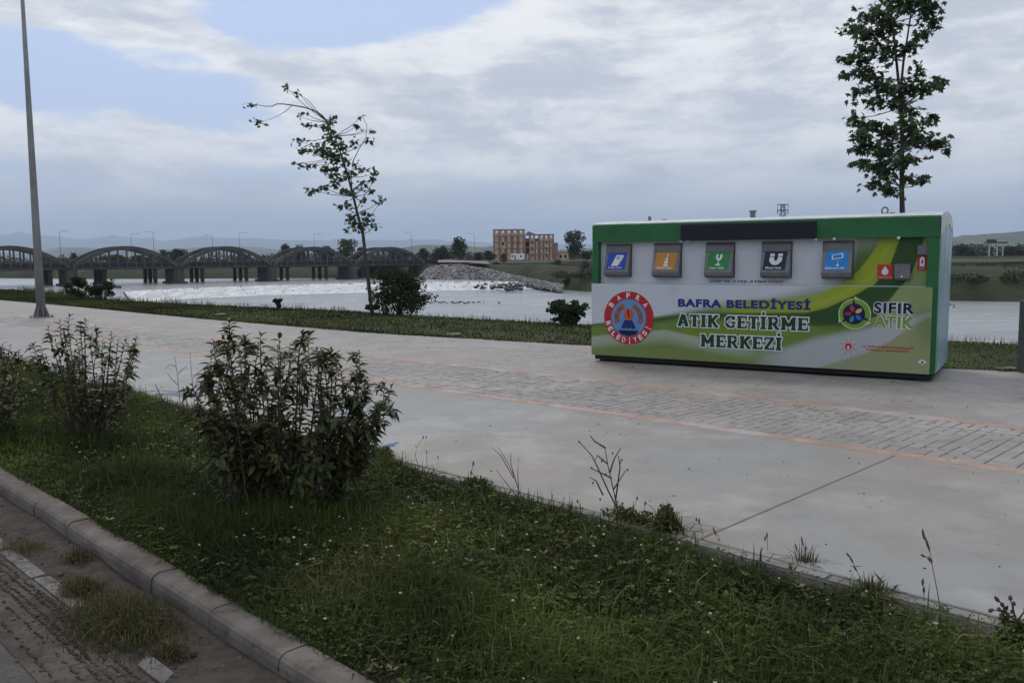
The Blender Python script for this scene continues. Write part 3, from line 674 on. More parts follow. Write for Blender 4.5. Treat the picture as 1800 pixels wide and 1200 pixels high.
# far trees
G1 = 'trees beyond the river'
for a in [(131, 458, 441, 9, 330, 'treeg', 'small dark tree seen in the dip between the first and second arches'),
          (286, 460, 436, 11, 300, 'treeg', 'dark tree left of a wider one behind the right foot of the second arch'),
          (313, 460, 434, 19, 310, 'treeg', 'wide dark tree behind the dip between the second and third arches'),
          (205, 462, 446, 22, 330, 'treem', 'low pale bushy tree seen through the second arch'),
          (245, 462, 447, 20, 340, 'treem', 'second low pale tree seen through the second arch, right of the centre'),
          (504, 458, 425, 13, 340, 'treeg', 'round dark tree above the left foot of the fourth arch'),
          (528, 458, 427, 12, 335, 'treeg', 'round dark tree touching the left shoulder of the fourth arch'),
          (574, 458, 430, 20, 340, 'treem', 'broad tree behind the right half of the fourth arch'),
          (611, 458, 418, 19, 330, 'treem', 'tall pale tree behind the dip between the fourth and last arches'),
          (634, 458, 433, 12, 330, 'treeg', 'small tree just left of the last arch'),
          (700, 460, 441, 22, 300, 'treeg', 'dark tree behind the right half of the last arch'),
          (745, 458, 434, 11, 330, 'treeg', 'small round tree just right of the last arch'),
          (776, 458, 431, 19, 340, 'treeg', 'wide low tree left of the tallest round tree'),
          (808, 457, 414, 20, 320, 'treeg', 'tallest round dark tree left of the brick ruin'),
          (840, 458, 442, 10, 350, 'treeg', 'small bushy tree right of the tallest round tree'),
          (860, 458, 440, 12, 360, 'treeg', 'bushy tree at the left foot of the brick ruin'),
          (1008, 459, 400, 22, 330, 'treeg', 'large dense oval tree right of the brick ruin'),
          (1032, 462, 440, 12, 380, 'treeg', 'low tree between the oval tree and the green container'),
          (1688, 462, 430, 16, 380, 'treeg', 'dark tree at the right edge of the container'),
          (1705, 462, 437, 14, 330, 'treeg', 'low dark tree left of the steel gantry'),
          (1782, 466, 430, 20, 330, 'treeg', 'dark round tree at the right border beyond the river'),
          (1812, 466, 436, 22, 340, 'treeg', 'dark tree cut by the right border beyond the river')]:
    bg_tree(*a[:6], label=a[6], group=G1, n=1100)
G2 = 'bushes on the far bank'
for a in [(886, 466, 441, 9, 300, 'small dark bush at the foot of the brick ruin, left of the white cabin'),
          (872, 472, 458, 10, 260, 'pale bush on the bank where the dirt path ends'),
          (981, 488, 453, 15, 215, 'dark round bush on the far bank below the oval tree'),
          (1030, 505, 452, 16, 190, 'dark bush on the far bank touching the left side of the container'),
          (1000, 505, 487, 14, 190, 'low dark bush at the right end of the riprap'),
          (735, 480, 455, 20, 262, 'dark bush at the foot of the last arch beside the riprap'),
          (1690, 512, 498, 22, 150, 'low bush on the far bank just right of the container'),
          (1745, 514, 501, 26, 150, 'low wide bush on the far bank below the gantry')]:
    bg_tree(*a[:5], 'treeg', a[5], G2, 'bush', 700, True, 'bush')
# gantry, wall, pylon on the right
gan = empty('steel_gantry', (at(1748, 462, 330).x, 330, 0)); tag(gan, 'pale steel gantry on three posts beyond the river at right', 'gantry')
for k in (-2.2, .8, 3.): m_ = MB(); m_.tube([(k, 0, -.2), (k, 0, 6)], .16, 6); m_.build('post', M['white'], gan)
m_ = MB(); m_.box(-3.6, 4.2, -1.2, 1.2, 6, 6.5); m_.build('platform', M['darkmetal'], gan)
m_ = MB(); m_.box(-3, 0, -.8, .8, 6.5, 7.5, .1); m_.build('tank', M['darkmetal'], gan)
m_ = MB(); m_.box(0, 60, 0, .3, -.1, 1.5)
lw = m_.build('low_wall', mat('sandy_wall', (.17, .15, .12), .9, .2, .3), loc=(at(1660, 462, 300).x, 300, -.3)); tag(lw, 'low sandy wall running along the top of the far bank at right', 'wall')
shed = empty('factory_shed', (at(1718, 452, 520).x, 520, 1)); tag(shed, 'long low grey factory shed beyond the trees at right', 'building')
m_ = MB(); m_.box(-9, 9, 0, 12, 0, 5); m_.build('wall', M['kerbl'], shed); m_ = MB(); m_.prism([(-9.4, -.4, 5.02), (-9.4, 12.4, 5.02), (-9.4, 6, 7)], (18.8, 0, 0)); m_.build('roof', M['bridge'], shed)
pyl = empty('power_pylon', (at(1376, 372, 260).x, 260, 0)); tag(pyl, 'dark lattice pylon head rising behind the container roof', 'pylon')
PH = at(1376, 359, 260).z; wdt = .75
for sx in (-1, 1):
    for sy in (-1, 1): m_ = MB(); m_.bar((sx*1.6, sy*1.6, -.3), (sx*wdt*.6, sy*wdt*.6, PH), .14, .14); m_.build('leg', M['darkmetal'], pyl)
m_ = MB(); zs = np.linspace(0, PH, 13)
for za, zb in zip(zs[:-1], zs[1:]):
    wa = 1.6+(wdt*.6-1.6)*za/PH; wb = 1.6+(wdt*.6-1.6)*zb/PH
    for sy in (-1, 1): m_.bar((-wa, sy*wa, za), (wb, sy*wb, zb), .08, .08); m_.bar((wa, sy*wa, za), (-wb, sy*wb, zb), .08, .08)
m_.build('bracing', M['darkmetal'], pyl)
for z in (PH-.1, PH-1.8): m_ = MB(); m_.bar((-1.7, 0, z), (1.7, 0, z), .35, .22); m_.build('crossarm', M['darkmetal'], pyl)
for x in (-1.55, 1.55):
    m_ = MB(); m_.tube([(x, 0, PH-1.9), (x, 0, PH-2.9)], .12, 6); m_.build('insulator', M['darkmetal'], pyl)
    m_ = MB(); m_.tube([(x, 0, PH-1.7), (x, 0, PH-.2)], .07, 6); m_.build('insulator', M['darkmetal'], pyl)
# ------------------------------------------------------------------ waste collection container
CO = Vector((1.4234, 15.1309, 0)); TH = .5532; CL, CZ0, CZ1, CD = 5.4746, .119, 2.392, 1.85
ux = Vector((math.cos(TH), -math.sin(TH), 0)); vx = Vector((math.sin(TH), math.cos(TH), 0))
def pl(px, py, v=0.):                 # photo measurement -> (u, z) on the container plane at depth v
    d = ray(px, py); o = Vector((0, 0, CH))-CO-vx*v; t = -o.dot(vx)/d.dot(vx); P = Vector((0, 0, CH))+d*t; q = P-CO
    return q.dot(ux), P.z
def loc2px(u, z, v=0.): return proj(CO+ux*u+vx*v+Vector((0, 0, z)))
cont = empty('recycling_container', CO, -TH); tag(cont, 'green and white municipal recycling container with five grey hatches standing on the promenade', 'container')
gp = mat('green_paint', (.022, .125, .042), .42, .15, 2, coord='obj', layers=[((.05, .13, .07), 4, .5, .7, .5)]); gd = flat('green_edge', (.015, .10, .03), .45)
wp = mat('cream_paint', (.55, .60, .58), .5, .15, 3, coord='obj', layers=[((.30, .30, .27), 5, .5, .7, .4)]); hg = mat('hatch_steel', (.155, .16, .165), .45, .12, 5, coord='obj', metal=.2); hd = flat('hatch_frame', (.075, .078, .083), .5)
side_m = mat('side_print', (.20, .31, .34), .35, .2, 1.2, coord='obj', layers=[((.12, .26, .5), .9, .45, .7, .6), ((.75, .8, .82), 1.6, .5, .7, .7)], stretch=(1, 1, .35))
blk = flat('display_black', (.012, .012, .018), .3); under = flat('underframe_and_shade', (.02, .022, .02), .8)
LEDGE = pl(1300, 501)[1]; FAS = pl(1043, 425)[1]-.01; UV = .11
# printed artwork: flat colours of the film, worked out on a grid over the two panels
def sst(x, a, b): t = np.clip((x-a)/(b-a), 0, 1); return t*t*(3-2*t)
def art(px, py):
    I = lambda pts: np.interp(px, [p[0] for p in pts], [p[1] for p in pts])
    J = lambda pts: np.interp(py, [p[0] for p in pts], [p[1] for p in pts])       # x as function of y
    mixc = lambda c, d, a: c*(1-a[:, None])+np.array(d)*a[:, None]
    c = np.tile(np.array([.57, .60, .65]), (len(px), 1))
    GREEN = (.15, .24, .045); LIME = (.30, .37, .03); DK = (.025, .075, .02); OL = (.30, .33, .17); MID = (.085, .16, .03); PALE = (.44, .47, .40)
    t1 = I([(1030, 570), (1100, 562), (1150, 557), (1200, 548), (1260, 538), (1340, 530), (1420, 512), (1460, 500), (1490, 470), (1500, 440), (1506, 410), (1700, 380)])
    fade = I([(1030, 2), (1150, 4), (1250, 16), (1400, 34), (1470, 60), (1500, 70), (1700, 60)])
    c = mixc(c, MID, sst(py, t1-fade*.5, t1+fade*.7))
    # olive body below the first wave
    t2 = I([(1030, 572), (1150, 566), (1230, 558), (1440, 572), (1700, 560)]); c = mixc(c, GREEN, sst(py, t2-2, t2+6))
    # thin dark lines under the crest
    d1 = I([(1030, 586), (1150, 562), (1215, 551), (1300, 553), (1440, 552), (1500, 548)]); dw = I([(1030, 1.5), (1200, 2), (1300, 4), (1380, 7), (1440, 14), (1500, 18)])
    c = mixc(c, DK, np.exp(-((py-d1-dw*.6)/dw)**2)*.85*sst(px, 1030, 1200))
    g1 = I([(1150, 600), (1200, 583), (1300, 584), (1400, 578), (1450, 565)]); c = mixc(c, (.20, .27, .02), np.exp(-((py-g1)/7)**2)*.8*sst(px, 1140, 1200)*sst(-px, -1480, -1430))
    # pale waves lower left
    w1 = I([(1030, 590), (1100, 583), (1170, 577), (1230, 590), (1300, 606), (1400, 618)]); c = mixc(c, PALE, sst(py, w1, w1+4)*sst(-py, -w1-34, -w1-8)*.75*sst(-px, -1420, -1250))
    w2 = I([(1030, 612), (1100, 606), (1200, 612), (1300, 628), (1400, 640)]); c = mixc(c, (.20, .25, .08), sst(py, w2-3, w2+5)*.85)
    # lower right: grey-white wave
    wa = I([(1300, 650), (1350, 620), (1440, 592), (1500, 580), (1560, 566), (1620, 548), (1660, 540)]); c = mixc(c, (.42, .45, .45), sst(py, wa-8, wa+10)*sst(px, 1300, 1400))
    wb = I([(1380, 665), (1440, 645), (1520, 620), (1560, 602), (1600, 575), (1650, 548)]); c = mixc(c, OL, sst(py, wb-2, wb+3)*sst(px, 1385, 1440))
    # dark field right of the lime ribbon
    L0 = J([(380, 1553), (417, 1547), (440, 1535), (475, 1508), (500, 1478), (515, 1445), (524, 1400), (528, 1300)]); R0 = J([(380, 1588), (418, 1580), (465, 1563), (500, 1535), (520, 1500), (540, 1455), (549, 1420), (551, 1300)])
    yl = I([(1280, 528), (1400, 524), (1445, 515), (1478, 500), (1508, 475), (1535, 440), (1547, 417), (1555, 370)]); yr = I([(1240, 550), (1420, 549), (1455, 540), (1500, 520), (1535, 500), (1563, 465), (1580, 418), (1592, 370)])
    mid_edge = I([(1380, 575), (1440, 573), (1500, 566), (1540, 556), (1570, 520), (1600, 482), (1613, 450), (1626, 410), (1640, 370)])
    dkm = sst(py-yr, -1, 2)*sst(mid_edge-py, -2, 3)*sst(px, 1360, 1450); c = mixc(c, DK, dkm*.95)
    rm = sst(py-mid_edge, -2, 3)*sst(px, 1500, 1560)*sst(wa+2-py, -2, 8); c = mixc(c, (.24, .32, .10), rm)
    c = mixc(c, OL, rm*sst(py, 470, 560)*.8)
    lm = sst(py-yl, -2, 2)*sst(yr-py, -2, 2)*sst(px, 1230, 1330); c = mixc(c, LIME, lm)
    hl = np.exp(-((py-(yl*.35+yr*.65))/5)**2)*lm*.4; c = mixc(c, (.42, .46, .08), hl)
    gm = np.exp(-((px-1630)/22)**2-((py-575)/38)**2); c = mixc(c, (.12, .2, .03), gm*.6)
    return c*.86
print_m = mat('printed_film', (1, 1, 1), .38, attr=True, layers=[((.28, .27, .24), 1.3, .52, .75, .22), ((.12, .11, .09), 12, .62, .74, .22)], bump=.002, bscale=3)
def grid_panel(name, u0, u1, z0, z1, v, nu, nv):
    U, Zz = np.meshgrid(np.linspace(u0, u1, nu+1), np.linspace(z0, z1, nv+1)); U = U.ravel(); Zz = Zz.ravel()
    pp = np.array([loc2px(a, b, 0) for a, b in zip(U, Zz)]); V = np.c_[U, np.full_like(U, v), Zz]
    idx = np.arange((nu+1)*(nv+1)).reshape(nv+1, nu+1); F = np.stack([idx[:-1, :-1], idx[:-1, 1:], idx[1:, 1:], idx[1:, :-1]], -1).reshape(-1, 4)
    return arr_mesh(name, V, F, print_m, art(pp[:, 0], pp[:, 1]), cont)
UE = CL-.065
grid_panel('front_print', .0, UE, CZ0-.005, LEDGE, -.032, 300, 90)
grid_panel('upper_print', .115, CL-.16, LEDGE+.01, FAS+.02, UV-.004, 280, 60)
B = lambda name, m, *a, ch=0, parent=None: (lambda q: (q.box(*a, ch=ch), q.build(name, m, parent or cont))[1])(MB())
B('front_panel', wp, 0, UE, -.03, .04, CZ0-.004, LEDGE-.001)
B('ledge', wp, .0, UE, .041, UV+.01, LEDGE-.05, LEDGE-.002)
B('upper_panel', wp, .11, CL-.15, UV, UV+.03, LEDGE-.001, FAS+.03)
B('fascia', gp, 0, CL-.002, -.01, .3, FAS, CZ1-.02)
B('corner_post', gp, -.002, .11, 0, .28, LEDGE+.002, FAS-.002); B('corner_post', gp, CL-.155, CL-.003, 0, .28, LEDGE+.002, FAS-.002)
B('edge_trim', gd, UE+.003, CL+.002, -.028, .06, CZ0, LEDGE); B('base_frame_shade', under, .04, CL-.04, .03, CD-.1, CZ0-.085, CZ0-.007)  # base frame near black and deepened to stand in for shade beneath container
for u in (.12, CL-.25):
    for v in (.06, CD-.2): B('foot', under, u, u+.09, v, v+.1, .0, CZ0-.086)
prof = [(.05, CZ1-.03), (.03, CZ1+.0), (.12, CZ1+.028), (.35, CZ1+.05), (.8, CZ1+.075), (1.3, CZ1+.06), (1.6, CZ1+.0), (1.76, CZ1-.1), (1.83, CZ1-.25), (CD, CZ1-.45)]
m_ = MB()
for a, b in zip(prof[:-1], prof[1:]): m_.quad((0, a[0], a[1]), (CL+.012, a[0], a[1]), (CL+.012, b[0], b[1]), (0, b[0], b[1]))
m_.quad((0, CD, CZ0), (0, CD, CZ1-.45), (CL, CD, CZ1-.45), (CL, CD, CZ0)); m_.build('roof', wp, cont)
sidep = [(.07, CZ0+.0)]+[(.07, CZ1-.04)]+[(a, b-.006) for a, b in prof[2:-1]]+[(CD-.005, CZ1-.46), (CD-.005, CZ0)]
m_ = MB(); m_.prism([(CL+.003, a, b) for a, b in sidep], (-.04, 0, 0)); m_.build('side_panel', side_m, cont)
m_ = MB(); m_.prism([(.002, a, b) for a, b in sidep], (.04, 0, 0)); m_.build('side_panel', wp, cont)
m_ = MB(); m_.prism([(CL+.012, a, b) for a, b in [(.02, CZ1-.3), (.02, CZ1-.01)]+prof[2:8]+[(1.7, CZ1-.2), (1.2, CZ1-.1), (.6, CZ1-.14), (.3, CZ1-.22)]], (-.006, 0, 0)); m_.build('gable_trim', wp, cont)
m_ = MB(); m_.tube([(CL+.01, CD-.15, 1.05), (CL+.09, CD-.15, 1.05), (CL+.09, CD-.15, .98)], .022, 6); m_.build('door_latch', flat('chrome', (.6, .6, .6), .25, metal=.8), cont)
a = pl(1198, 418); b = pl(1436, 391); d0 = pl(1436, 415)
B('display', blk, a[0], b[0], -.05, -.012, FAS+.0, min(CZ1-.05, pl(1198, 392)[1]))
for px in (1198, 1210, 1434, 1467, 1580):
    u = pl(px, 420)[0]; B('bracket', wp, u-.02, u+.02, -.03, -.011, FAS-.025, FAS+.012)
# roof fittings
def rooftop(name, px, kind):
    u = pl(px, 385, .8)[0]; m_ = MB(); z = CZ1+.06
    if kind == 'vent': m_.tube([(u, .8, z-.02), (u, .8, z+.10)], .045, 10); m_.tube([(u, .8, z+.101), (u, .8, z+.13)], .062, 10)
    if kind == 'bolt': m_.box(u-.02, u+.02, .78, .82, z-.02, z+.09, .006); m_.box(u-.05, u+.05, .75, .85, z-.02, z+.015)
    if kind == 'knob': m_.box(u-.04, u+.04, .78, .82, z-.02, z+.03, .006)
    if kind == 'eye':
        P = [(u+.045*math.cos(t), .8, z+.06+.05*math.sin(t)) for t in np.linspace(-.9, PI+.9, 12)]; m_.tube(P, .014, 6); m_.box(u-.05, u+.05, .76, .84, z-.02, z+.02)
    m_.build(name, hg, cont)
rooftop('lifting_bolt', 1142, 'bolt'); rooftop('roof_knob', 1168, 'knob'); rooftop('roof_vent', 1323, 'vent'); rooftop('lifting_eye', 1555, 'eye'); rooftop('roof_knob', 1568, 'knob')

# lettering
def text_obj(s, mt, name, u0, u1, z0, z1, v, parent=None, offset=0.0, shear=0., space=1., thick=.0008, rot=0., fill=True):
    cu_ = bpy.data.curves.new('t', 'FONT'); cu_.body = s; cu_.size = 1; cu_.offset = offset; cu_.shear = shear; cu_.space_character = space
    cu_.resolution_u = 3; cu_.extrude = 0
    ob = bpy.data.objects.new('t', cu_); me = bpy.data.meshes.new_from_object(ob); bpy.data.objects.remove(ob)
    co = np.array([q.co[:] for q in me.vertices]); lo, hi = co.min(0), co.max(0)
    x = u0+(co[:, 0]-lo[0])/(hi[0]-lo[0])*(u1-u0); z = z0+(co[:, 1]-lo[1])/(hi[1]-lo[1])*(z1-z0)
    V = np.c_[x, np.full(len(x), v), z]; me.vertices.foreach_set('co', V.astype(np.float32).ravel())
    me.materials.clear(); me.materials.append(mt); me.name = name; me.update(); o = bpy.data.objects.new(name, me); return link(o, parent or cont)
def pbox(x0, y1, x1, y0, v=0.):        # px left, px bottom, px right, px top at their own columns
    a = pl(x0, y1, v); b = pl(x1, y0, v); return a[0], b[0], a[1], b[1]
navy = flat('navy_print', (.012, .03, .17), .4); dgr = flat('dark_green_print', (.012, .05, .022), .4); whp = flat('white_print', (.62, .66, .68), .45)
red = flat('red_print', (.38, .025, .02), .4); olp = flat('lime_print', (.17, .29, .05), .4); nv2 = flat('midnight_print', (.008, .012, .05), .4)
PV = -.036
def zat(px, py): return pl(px, py)[1]
# line 1: BAFRA BELEDİYESİ : cap height between baseline and top of caps
def line(s, x0, x1, ytop, ybase, mt, name, offset, **k):
    zb = (zat(x0, ybase[0])+zat(x1, ybase[1]))/2; zt = (zat(x0, ytop[0])+zat(x1, ytop[1]))/2
    return text_obj(s, mt, name, pl(x0, 550)[0], pl(x1, 550)[0], zb, zt, PV, offset=offset, **k)
line('BAFRA BELED\u0130YES\u0130', 1193, 1425, (519.5, 525.5), (538.5, 545.5), navy, 'lettering', .05, space=1.12)
# slab-serif lettering drawn stroke by stroke
GL = {
 'A': (1.0, [[(.14, .04), (.47, .98)], [(.86, .04), (.53, .98)], [(.28, .30), (.72, .30)], [(0, .06), (.33, .06)], [(.67, .06), (1, .06)], [(.30, .95), (.56, .95)]]),
 'T': (.92, [[(.46, 0), (.46, 1)], [(.0, .93), (.92, .93)], [(.07, .95), (.07, .66)], [(.85, .95), (.85, .66)], [(.25, .06), (.67, .06)]]),
 'I': (.5, [[(.25, 0), (.25, 1)], [(0, .06), (.5, .06)], [(0, .94), (.5, .94)]]),
 '\u0130': (.5, [[(.25, 0), (.25, 1)], [(0, .06), (.5, .06)], [(0, .94), (.5, .94)], [(.25, 1.13), (.25, 1.36)]]),
 'K': (1.0, [[(.22, 0), (.22, 1)], [(0, .06), (.42, .06)], [(0, .94), (.42, .94)], [(.26, .42), (.80, .94)], [(.42, .58), (.82, .06)], [(.62, .94), (1, .94)], [(.64, .06), (1, .06)]]),
 'G': (1.0, [[(.88, .72), (.68, .90)], [(.70, .92), (.40, .92)], [(.42, .92), (.16, .68)], [(.14, .72), (.14, .28)], [(.16, .32), (.42, .08)], [(.38, .07), (.72, .07)], [(.70, .08), (.86, .20)], [(.86, .14), (.86, .45)], [(.58, .45), (1, .45)], [(.88, .66), (.88, .98)]]),
 'E': (.88, [[(.22, 0), (.22, 1)], [(0, .93), (.86, .93)], [(0, .07), (.88, .07)], [(.22, .5), (.62, .5)], [(.80, .95), (.80, .70)], [(.82, .05), (.82, .32)], [(.62, .62), (.62, .38)]]),
 'R': (1.0, [[(.22, 0), (.22, 1)], [(0, .06), (.44, .06)], [(0, .94), (.66, .94)], [(.62, .93), (.80, .80)], [(.80, .84), (.80, .62)], [(.80, .64), (.62, .48)], [(.22, .47), (.66, .47)], [(.52, .46), (.82, .06)], [(.72, .06), (1.02, .06)]]),
 'M': (1.28, [[(.22, 0), (.22, 1)], [(1.06, 0), (1.06, 1)], [(.2, .96), (.64, .28)], [(1.08, .96), (.64, .28)], [(0, .06), (.42, .06)], [(.86, .06), (1.28, .06)], [(0, .94), (.30, .94)], [(.98, .94), (1.28, .94)]]),
 'Z': (.86, [[(.02, .93), (.84, .93)], [(.02, .07), (.86, .07)], [(.76, .92), (.12, .08)], [(.08, .95), (.08, .70)], [(.80, .05), (.80, .32)]]),
}
def slab_text(word, u0, u1, z0, z1, name):
    sp_ = .13; wt = 0
    for ch in word: wt += (.42 if ch == ' ' else GL[ch][0]+sp_)
    wt -= sp_; kx = (u1-u0)/wt; kz = z1-z0
    root = None
    for out, mt, v0 in ((True, whp, PV), (False, dgr, PV-.004)):
        m_ = MB(); x = u0; n = 0
        for ch in word:
            if ch == ' ': x += .42*kx; continue
            for (ax, ay), (bx, by) in GL[ch][1]:
                A = Vector((x+ax*kx, 0, z0+ay*kz)); Bp = Vector((x+bx*kx, 0, z0+by*kz)); d = (Bp-A).normalized(); nn_ = Vector((-d.z, 0, d.x))
                horiz = abs(d.x) > .95; stem = abs(d.z) > .95
                serif = min(ay, by) < .1 and horiz or min(ay, by) > .9 and horiz
                h = kz*(.075 if horiz else (.15 if stem and abs(by-ay) > .5 else (.125 if not stem else .06)))
                e = 0
                if ay > 1.05: h = kz*.11
                if out: h += kz*.085; e = kz*.085
                A2 = A-d*e; B2 = Bp+d*e; vv = Vector((0, v0-.00018*(n % 17), 0)); n += 1
                m_.quad(A2-nn_*h+vv, B2-nn_*h+vv, B2+nn_*h+vv, A2+nn_*h+vv)
            x += (GL[ch][0]+sp_)*kx
        m_.build(name if not out else 'lettering_outline', mt, cont)
zb = (zat(1193, 575.5)+zat(1422, 579))/2; zt = (zat(1193, 552.5)+zat(1422, 558.5))/2
slab_text('ATIK GET\u0130RME', pl(1193, 570)[0], pl(1422, 570)[0], zat(1300, 576.5), zat(1300, 555), 'lettering')
slab_text('MERKEZ\u0130', pl(1233, 605)[0], pl(1375, 605)[0], zat(1300, 611.5), zat(1300, 590), 'lettering')
# SIFIR ATIK
for off_, mt, v in ((.085, whp, PV), (.035, nv2, PV-.003)):
    g_ = 0 if mt is nv2 else 1.2
    text_obj('SIFIR', mt, 'lettering', pl(1537-g_, 540)[0], pl(1608+g_, 540)[0], zat(1570, 551+g_), zat(1570, 531.5-g_), v, offset=off_, space=1.12)
for off_, mt, v in ((.085, whp, PV), (.035, olp, PV-.003)):
    g_ = 0 if mt is olp else 1.2
    text_obj('ATIK', mt, 'lettering', pl(1537-g_, 565)[0], pl(1607+g_, 565)[0], zat(1570, 576.5+g_), zat(1570, 555-g_), v, offset=off_, space=1.12)
def disc(cu_, cz, ru, rz, v, mt, name, parent, n=40, a0=0, a1=2*PI, r_in=0.):
    m_ = MB(); A = np.linspace(a0, a1, n+1)
    if r_in <= 0 and a1-a0 > 6.2: m_.quad(*[(cu_+ru*math.cos(t), v, cz+rz*math.sin(t)) for t in A[:-1]])
    else:
        for p, q in zip(A[:-1], A[1:]):
            c = [(cu_+ru*k*math.cos(t), v, cz+rz*k*math.sin(t)) for t, k in ((p, r_in), (p, 1), (q, 1), (q, r_in))]
            m_.quad(*c)
    return m_.build(name, mt, parent)
# zero waste emblem
lo_ = bpy.data.objects.new('recycling_emblem', None); link(lo_, cont)
cu0, cz0 = pl(1503, 551.5); R1 = pl(1532, 551)[0]-cu0
disc(cu0, cz0, R1, R1*1.0, PV, flat('pale_lime', (.45, .6, .25), .4), 'ring_edge', lo_)
disc(cu0, cz0, R1*.94, R1*.94, PV-.001, olp, 'ring', lo_)
for k in range(3):
    t = PI/2+k*2*PI/3; m_ = MB()
    P = [(1.0, .0), (1.16, .06), (.98, -.42), (.9, -.2)]
    m_.quad(*[(cu0+R1*r*math.cos(t+a), PV-.0006*(k+1)+.0003, cz0+R1*r*math.sin(t+a)) for r, a in P]); m_.build('arrow_tip', flat('pale_lime2', (.45, .6, .25), .4), lo_)
disc(cu0-.01, cz0, R1*.68, R1*.68, PV-.003, nv2, 'inner_disc', lo_)
pc = [(.45, .03, .04), (.30, .02, .10), (.03, .25, .25), (.05, .12, .5), (.6, .42, .12)]
for k in range(5):
    t = PI/2+.3+k*2*PI/5; m_ = MB(); q = []
    for j in range(10):
        b_ = 2*PI*j/10; x = .36+.22*math.cos(b_); y = .13*math.sin(b_); q.append((cu0-.01+R1*(x*math.cos(t)-y*math.sin(t)), PV-.004-.0002*k, cz0+R1*(x*math.sin(t)+y*math.cos(t))))
    m_.quad(*q); m_.build('petal', flat('petal_%d' % k, pc[k], .4), lo_)
for k in range(3):
    t = PI/2-.5+k*2*PI/3+PI/6; m_ = MB(); m_.quad(*[(cu0+R1*r*math.cos(t+a), PV-.0042, cz0+R1*r*math.sin(t+a)) for r, a in ((.6, -.1), (.95, .05), (.93, .12), (.6, .2))]); m_.build('notch', nv2, lo_)
# ministry emblem
lo_ = bpy.data.objects.new('ministry_emblem', None); link(lo_, cont); cu0, cz0 = pl(1492, 608.5); R1 = pl(1508, 608)[0]-cu0
pk_ = flat('rose_print', (.42, .22, .25), .4)
for k in range(16):
    t = 2*PI*k/16; m_ = MB()
    for r_, w_ in ((.66, .035), (.80, .045), (.94, .03)):
        m_.quad(*[(cu0+R1*(r_+dr)*math.cos(t+da), PV, cz0+R1*(r_+dr)*math.sin(t+da)) for dr, da in ((-.05, -w_*1.3), (.05, -w_), (.05, w_), (-.05, w_*1.3))])
    o = m_.build('ray', pk_ if k % 2 else whp, lo_)
disc(cu0, cz0, R1*.55, R1*.55, PV-.001, flat('rose_pale', (.5, .3, .32), .4), 'ring', lo_); disc(cu0, cz0, R1*.36, R1*.36, PV-.002, red, 'inner_disc', lo_); disc(cu0, cz0-R1*.1, R1*.13, R1*.2, PV-.003, whp, 'crescent', lo_)
text_obj('T.C. \u00c7EVRE VE \u015eEH\u0130RC\u0130L\u0130K BAKANLI\u011eI', red, 'lettering', pl(1515, 609)[0], pl(1607, 612)[0], zat(1560, 612.5), zat(1560, 607), PV, offset=.02)
text_obj('KATKILARIYLA H\u0130BE ED\u0130LM\u0130\u015eT\u0130R', red, 'lettering', pl(1523, 615)[0], pl(1598, 618)[0], zat(1560, 618), zat(1560, 613), PV, offset=.02)
a = pbox(1613, 640, 1630, 631); m_ = MB(); cx_, cz_ = (a[0]+a[1])/2, (a[2]+a[3])/2; m_.quad((a[0], PV, cz_), (cx_, PV, a[2]), (a[1], PV, cz_), (cx_, PV, a[3])); m_.build('sticker', whp, cont)
m_ = MB(); m_.quad((cx_-.02, PV-.001, cz_-.02), (cx_+.02, PV-.001, cz_-.02), (cx_+.0, PV-.001, cz_+.03)); m_.build('sticker_mark', nv2, cont)
# municipal crest
cr_ = bpy.data.objects.new('crest', None); link(cr_, cont); a = pl(1063.5, 558); b = pl(1150.5, 558); cu0 = (a[0]+b[0])/2; R1 = (b[0]-a[0])/2; cz0 = pl(1107, 558.5)[1]; RZ = R1*.0+abs(pl(1107, 512)[1]-pl(1107, 605)[1])/2
disc(cu0, cz0, R1, RZ, PV, flat('crimson', (.40, .02, .03), .4), 'outer_ring', cr_, 56)
disc(cu0, cz0, R1*.70, RZ*.70, PV-.0012, flat('sky_blue_print', (.11, .25, .46), .4), 'inner_disc', cr_, 48)
brn = flat('russet_print', (.26, .07, .04), .4)
disc(cu0, cz0, R1*.57, RZ*.57, PV-.0024, brn, 'wreath', cr_, 18, PI*.62, PI*1.12, .68); disc(cu0, cz0, R1*.57, RZ*.57, PV-.0024, brn, 'wreath', cr_, 18, -PI*.12, PI*.38, .72)
for k in range(5):
    for sg in (0, 1):
        t = PI*(.66+.1*k) if sg == 0 else PI*(.34-.1*k); disc(cu0+R1*.5*math.cos(t), cz0+RZ*.5*math.sin(t), R1*.045, RZ*.045, PV-.003-.0002*k, flat('leafprint', (.05, .16, .09), .4) if k % 2 else flat('ochre', (.4, .15, .04), .4), 'wreath_spot', cr_, 8)
disc(cu0, cz0+RZ*.14, R1*.21, RZ*.23, PV-.0036, flat('orange_print', (.5, .10, .04), .4), 'sun_disc', cr_, 24)
m_ = MB(); m_.quad(*[(cu0+R1*x, PV-.0048, cz0+RZ*z) for x, z in ((.0, .02), (.05, .0), (.03, .14), (.02, .28), (-.05, .34), (-.03, .15))]); m_.build('figure', nv2, cr_)
m_ = MB(); m_.quad(*[(cu0+R1*x, PV-.0055, cz0+RZ*z) for x, z in ((-.3, -.38), (-.15, -.42), (-.1, -.36), (0, -.42), (.1, -.36), (.15, -.42), (.3, -.38), (.15, -.08), (-.15, -.08))]); m_.build('emblem_fan', navy, cr_)
m_ = MB(); m_.quad(*[(cu0+R1*x, PV-.0055, cz0+RZ*z) for x, z in ((-.4, -.5), (-.3, -.62), (0, -.69), (.3, -.62), (.4, -.5), (.4, -.47), (-.4, -.47))]); m_.build('emblem_base', nv2, cr_)
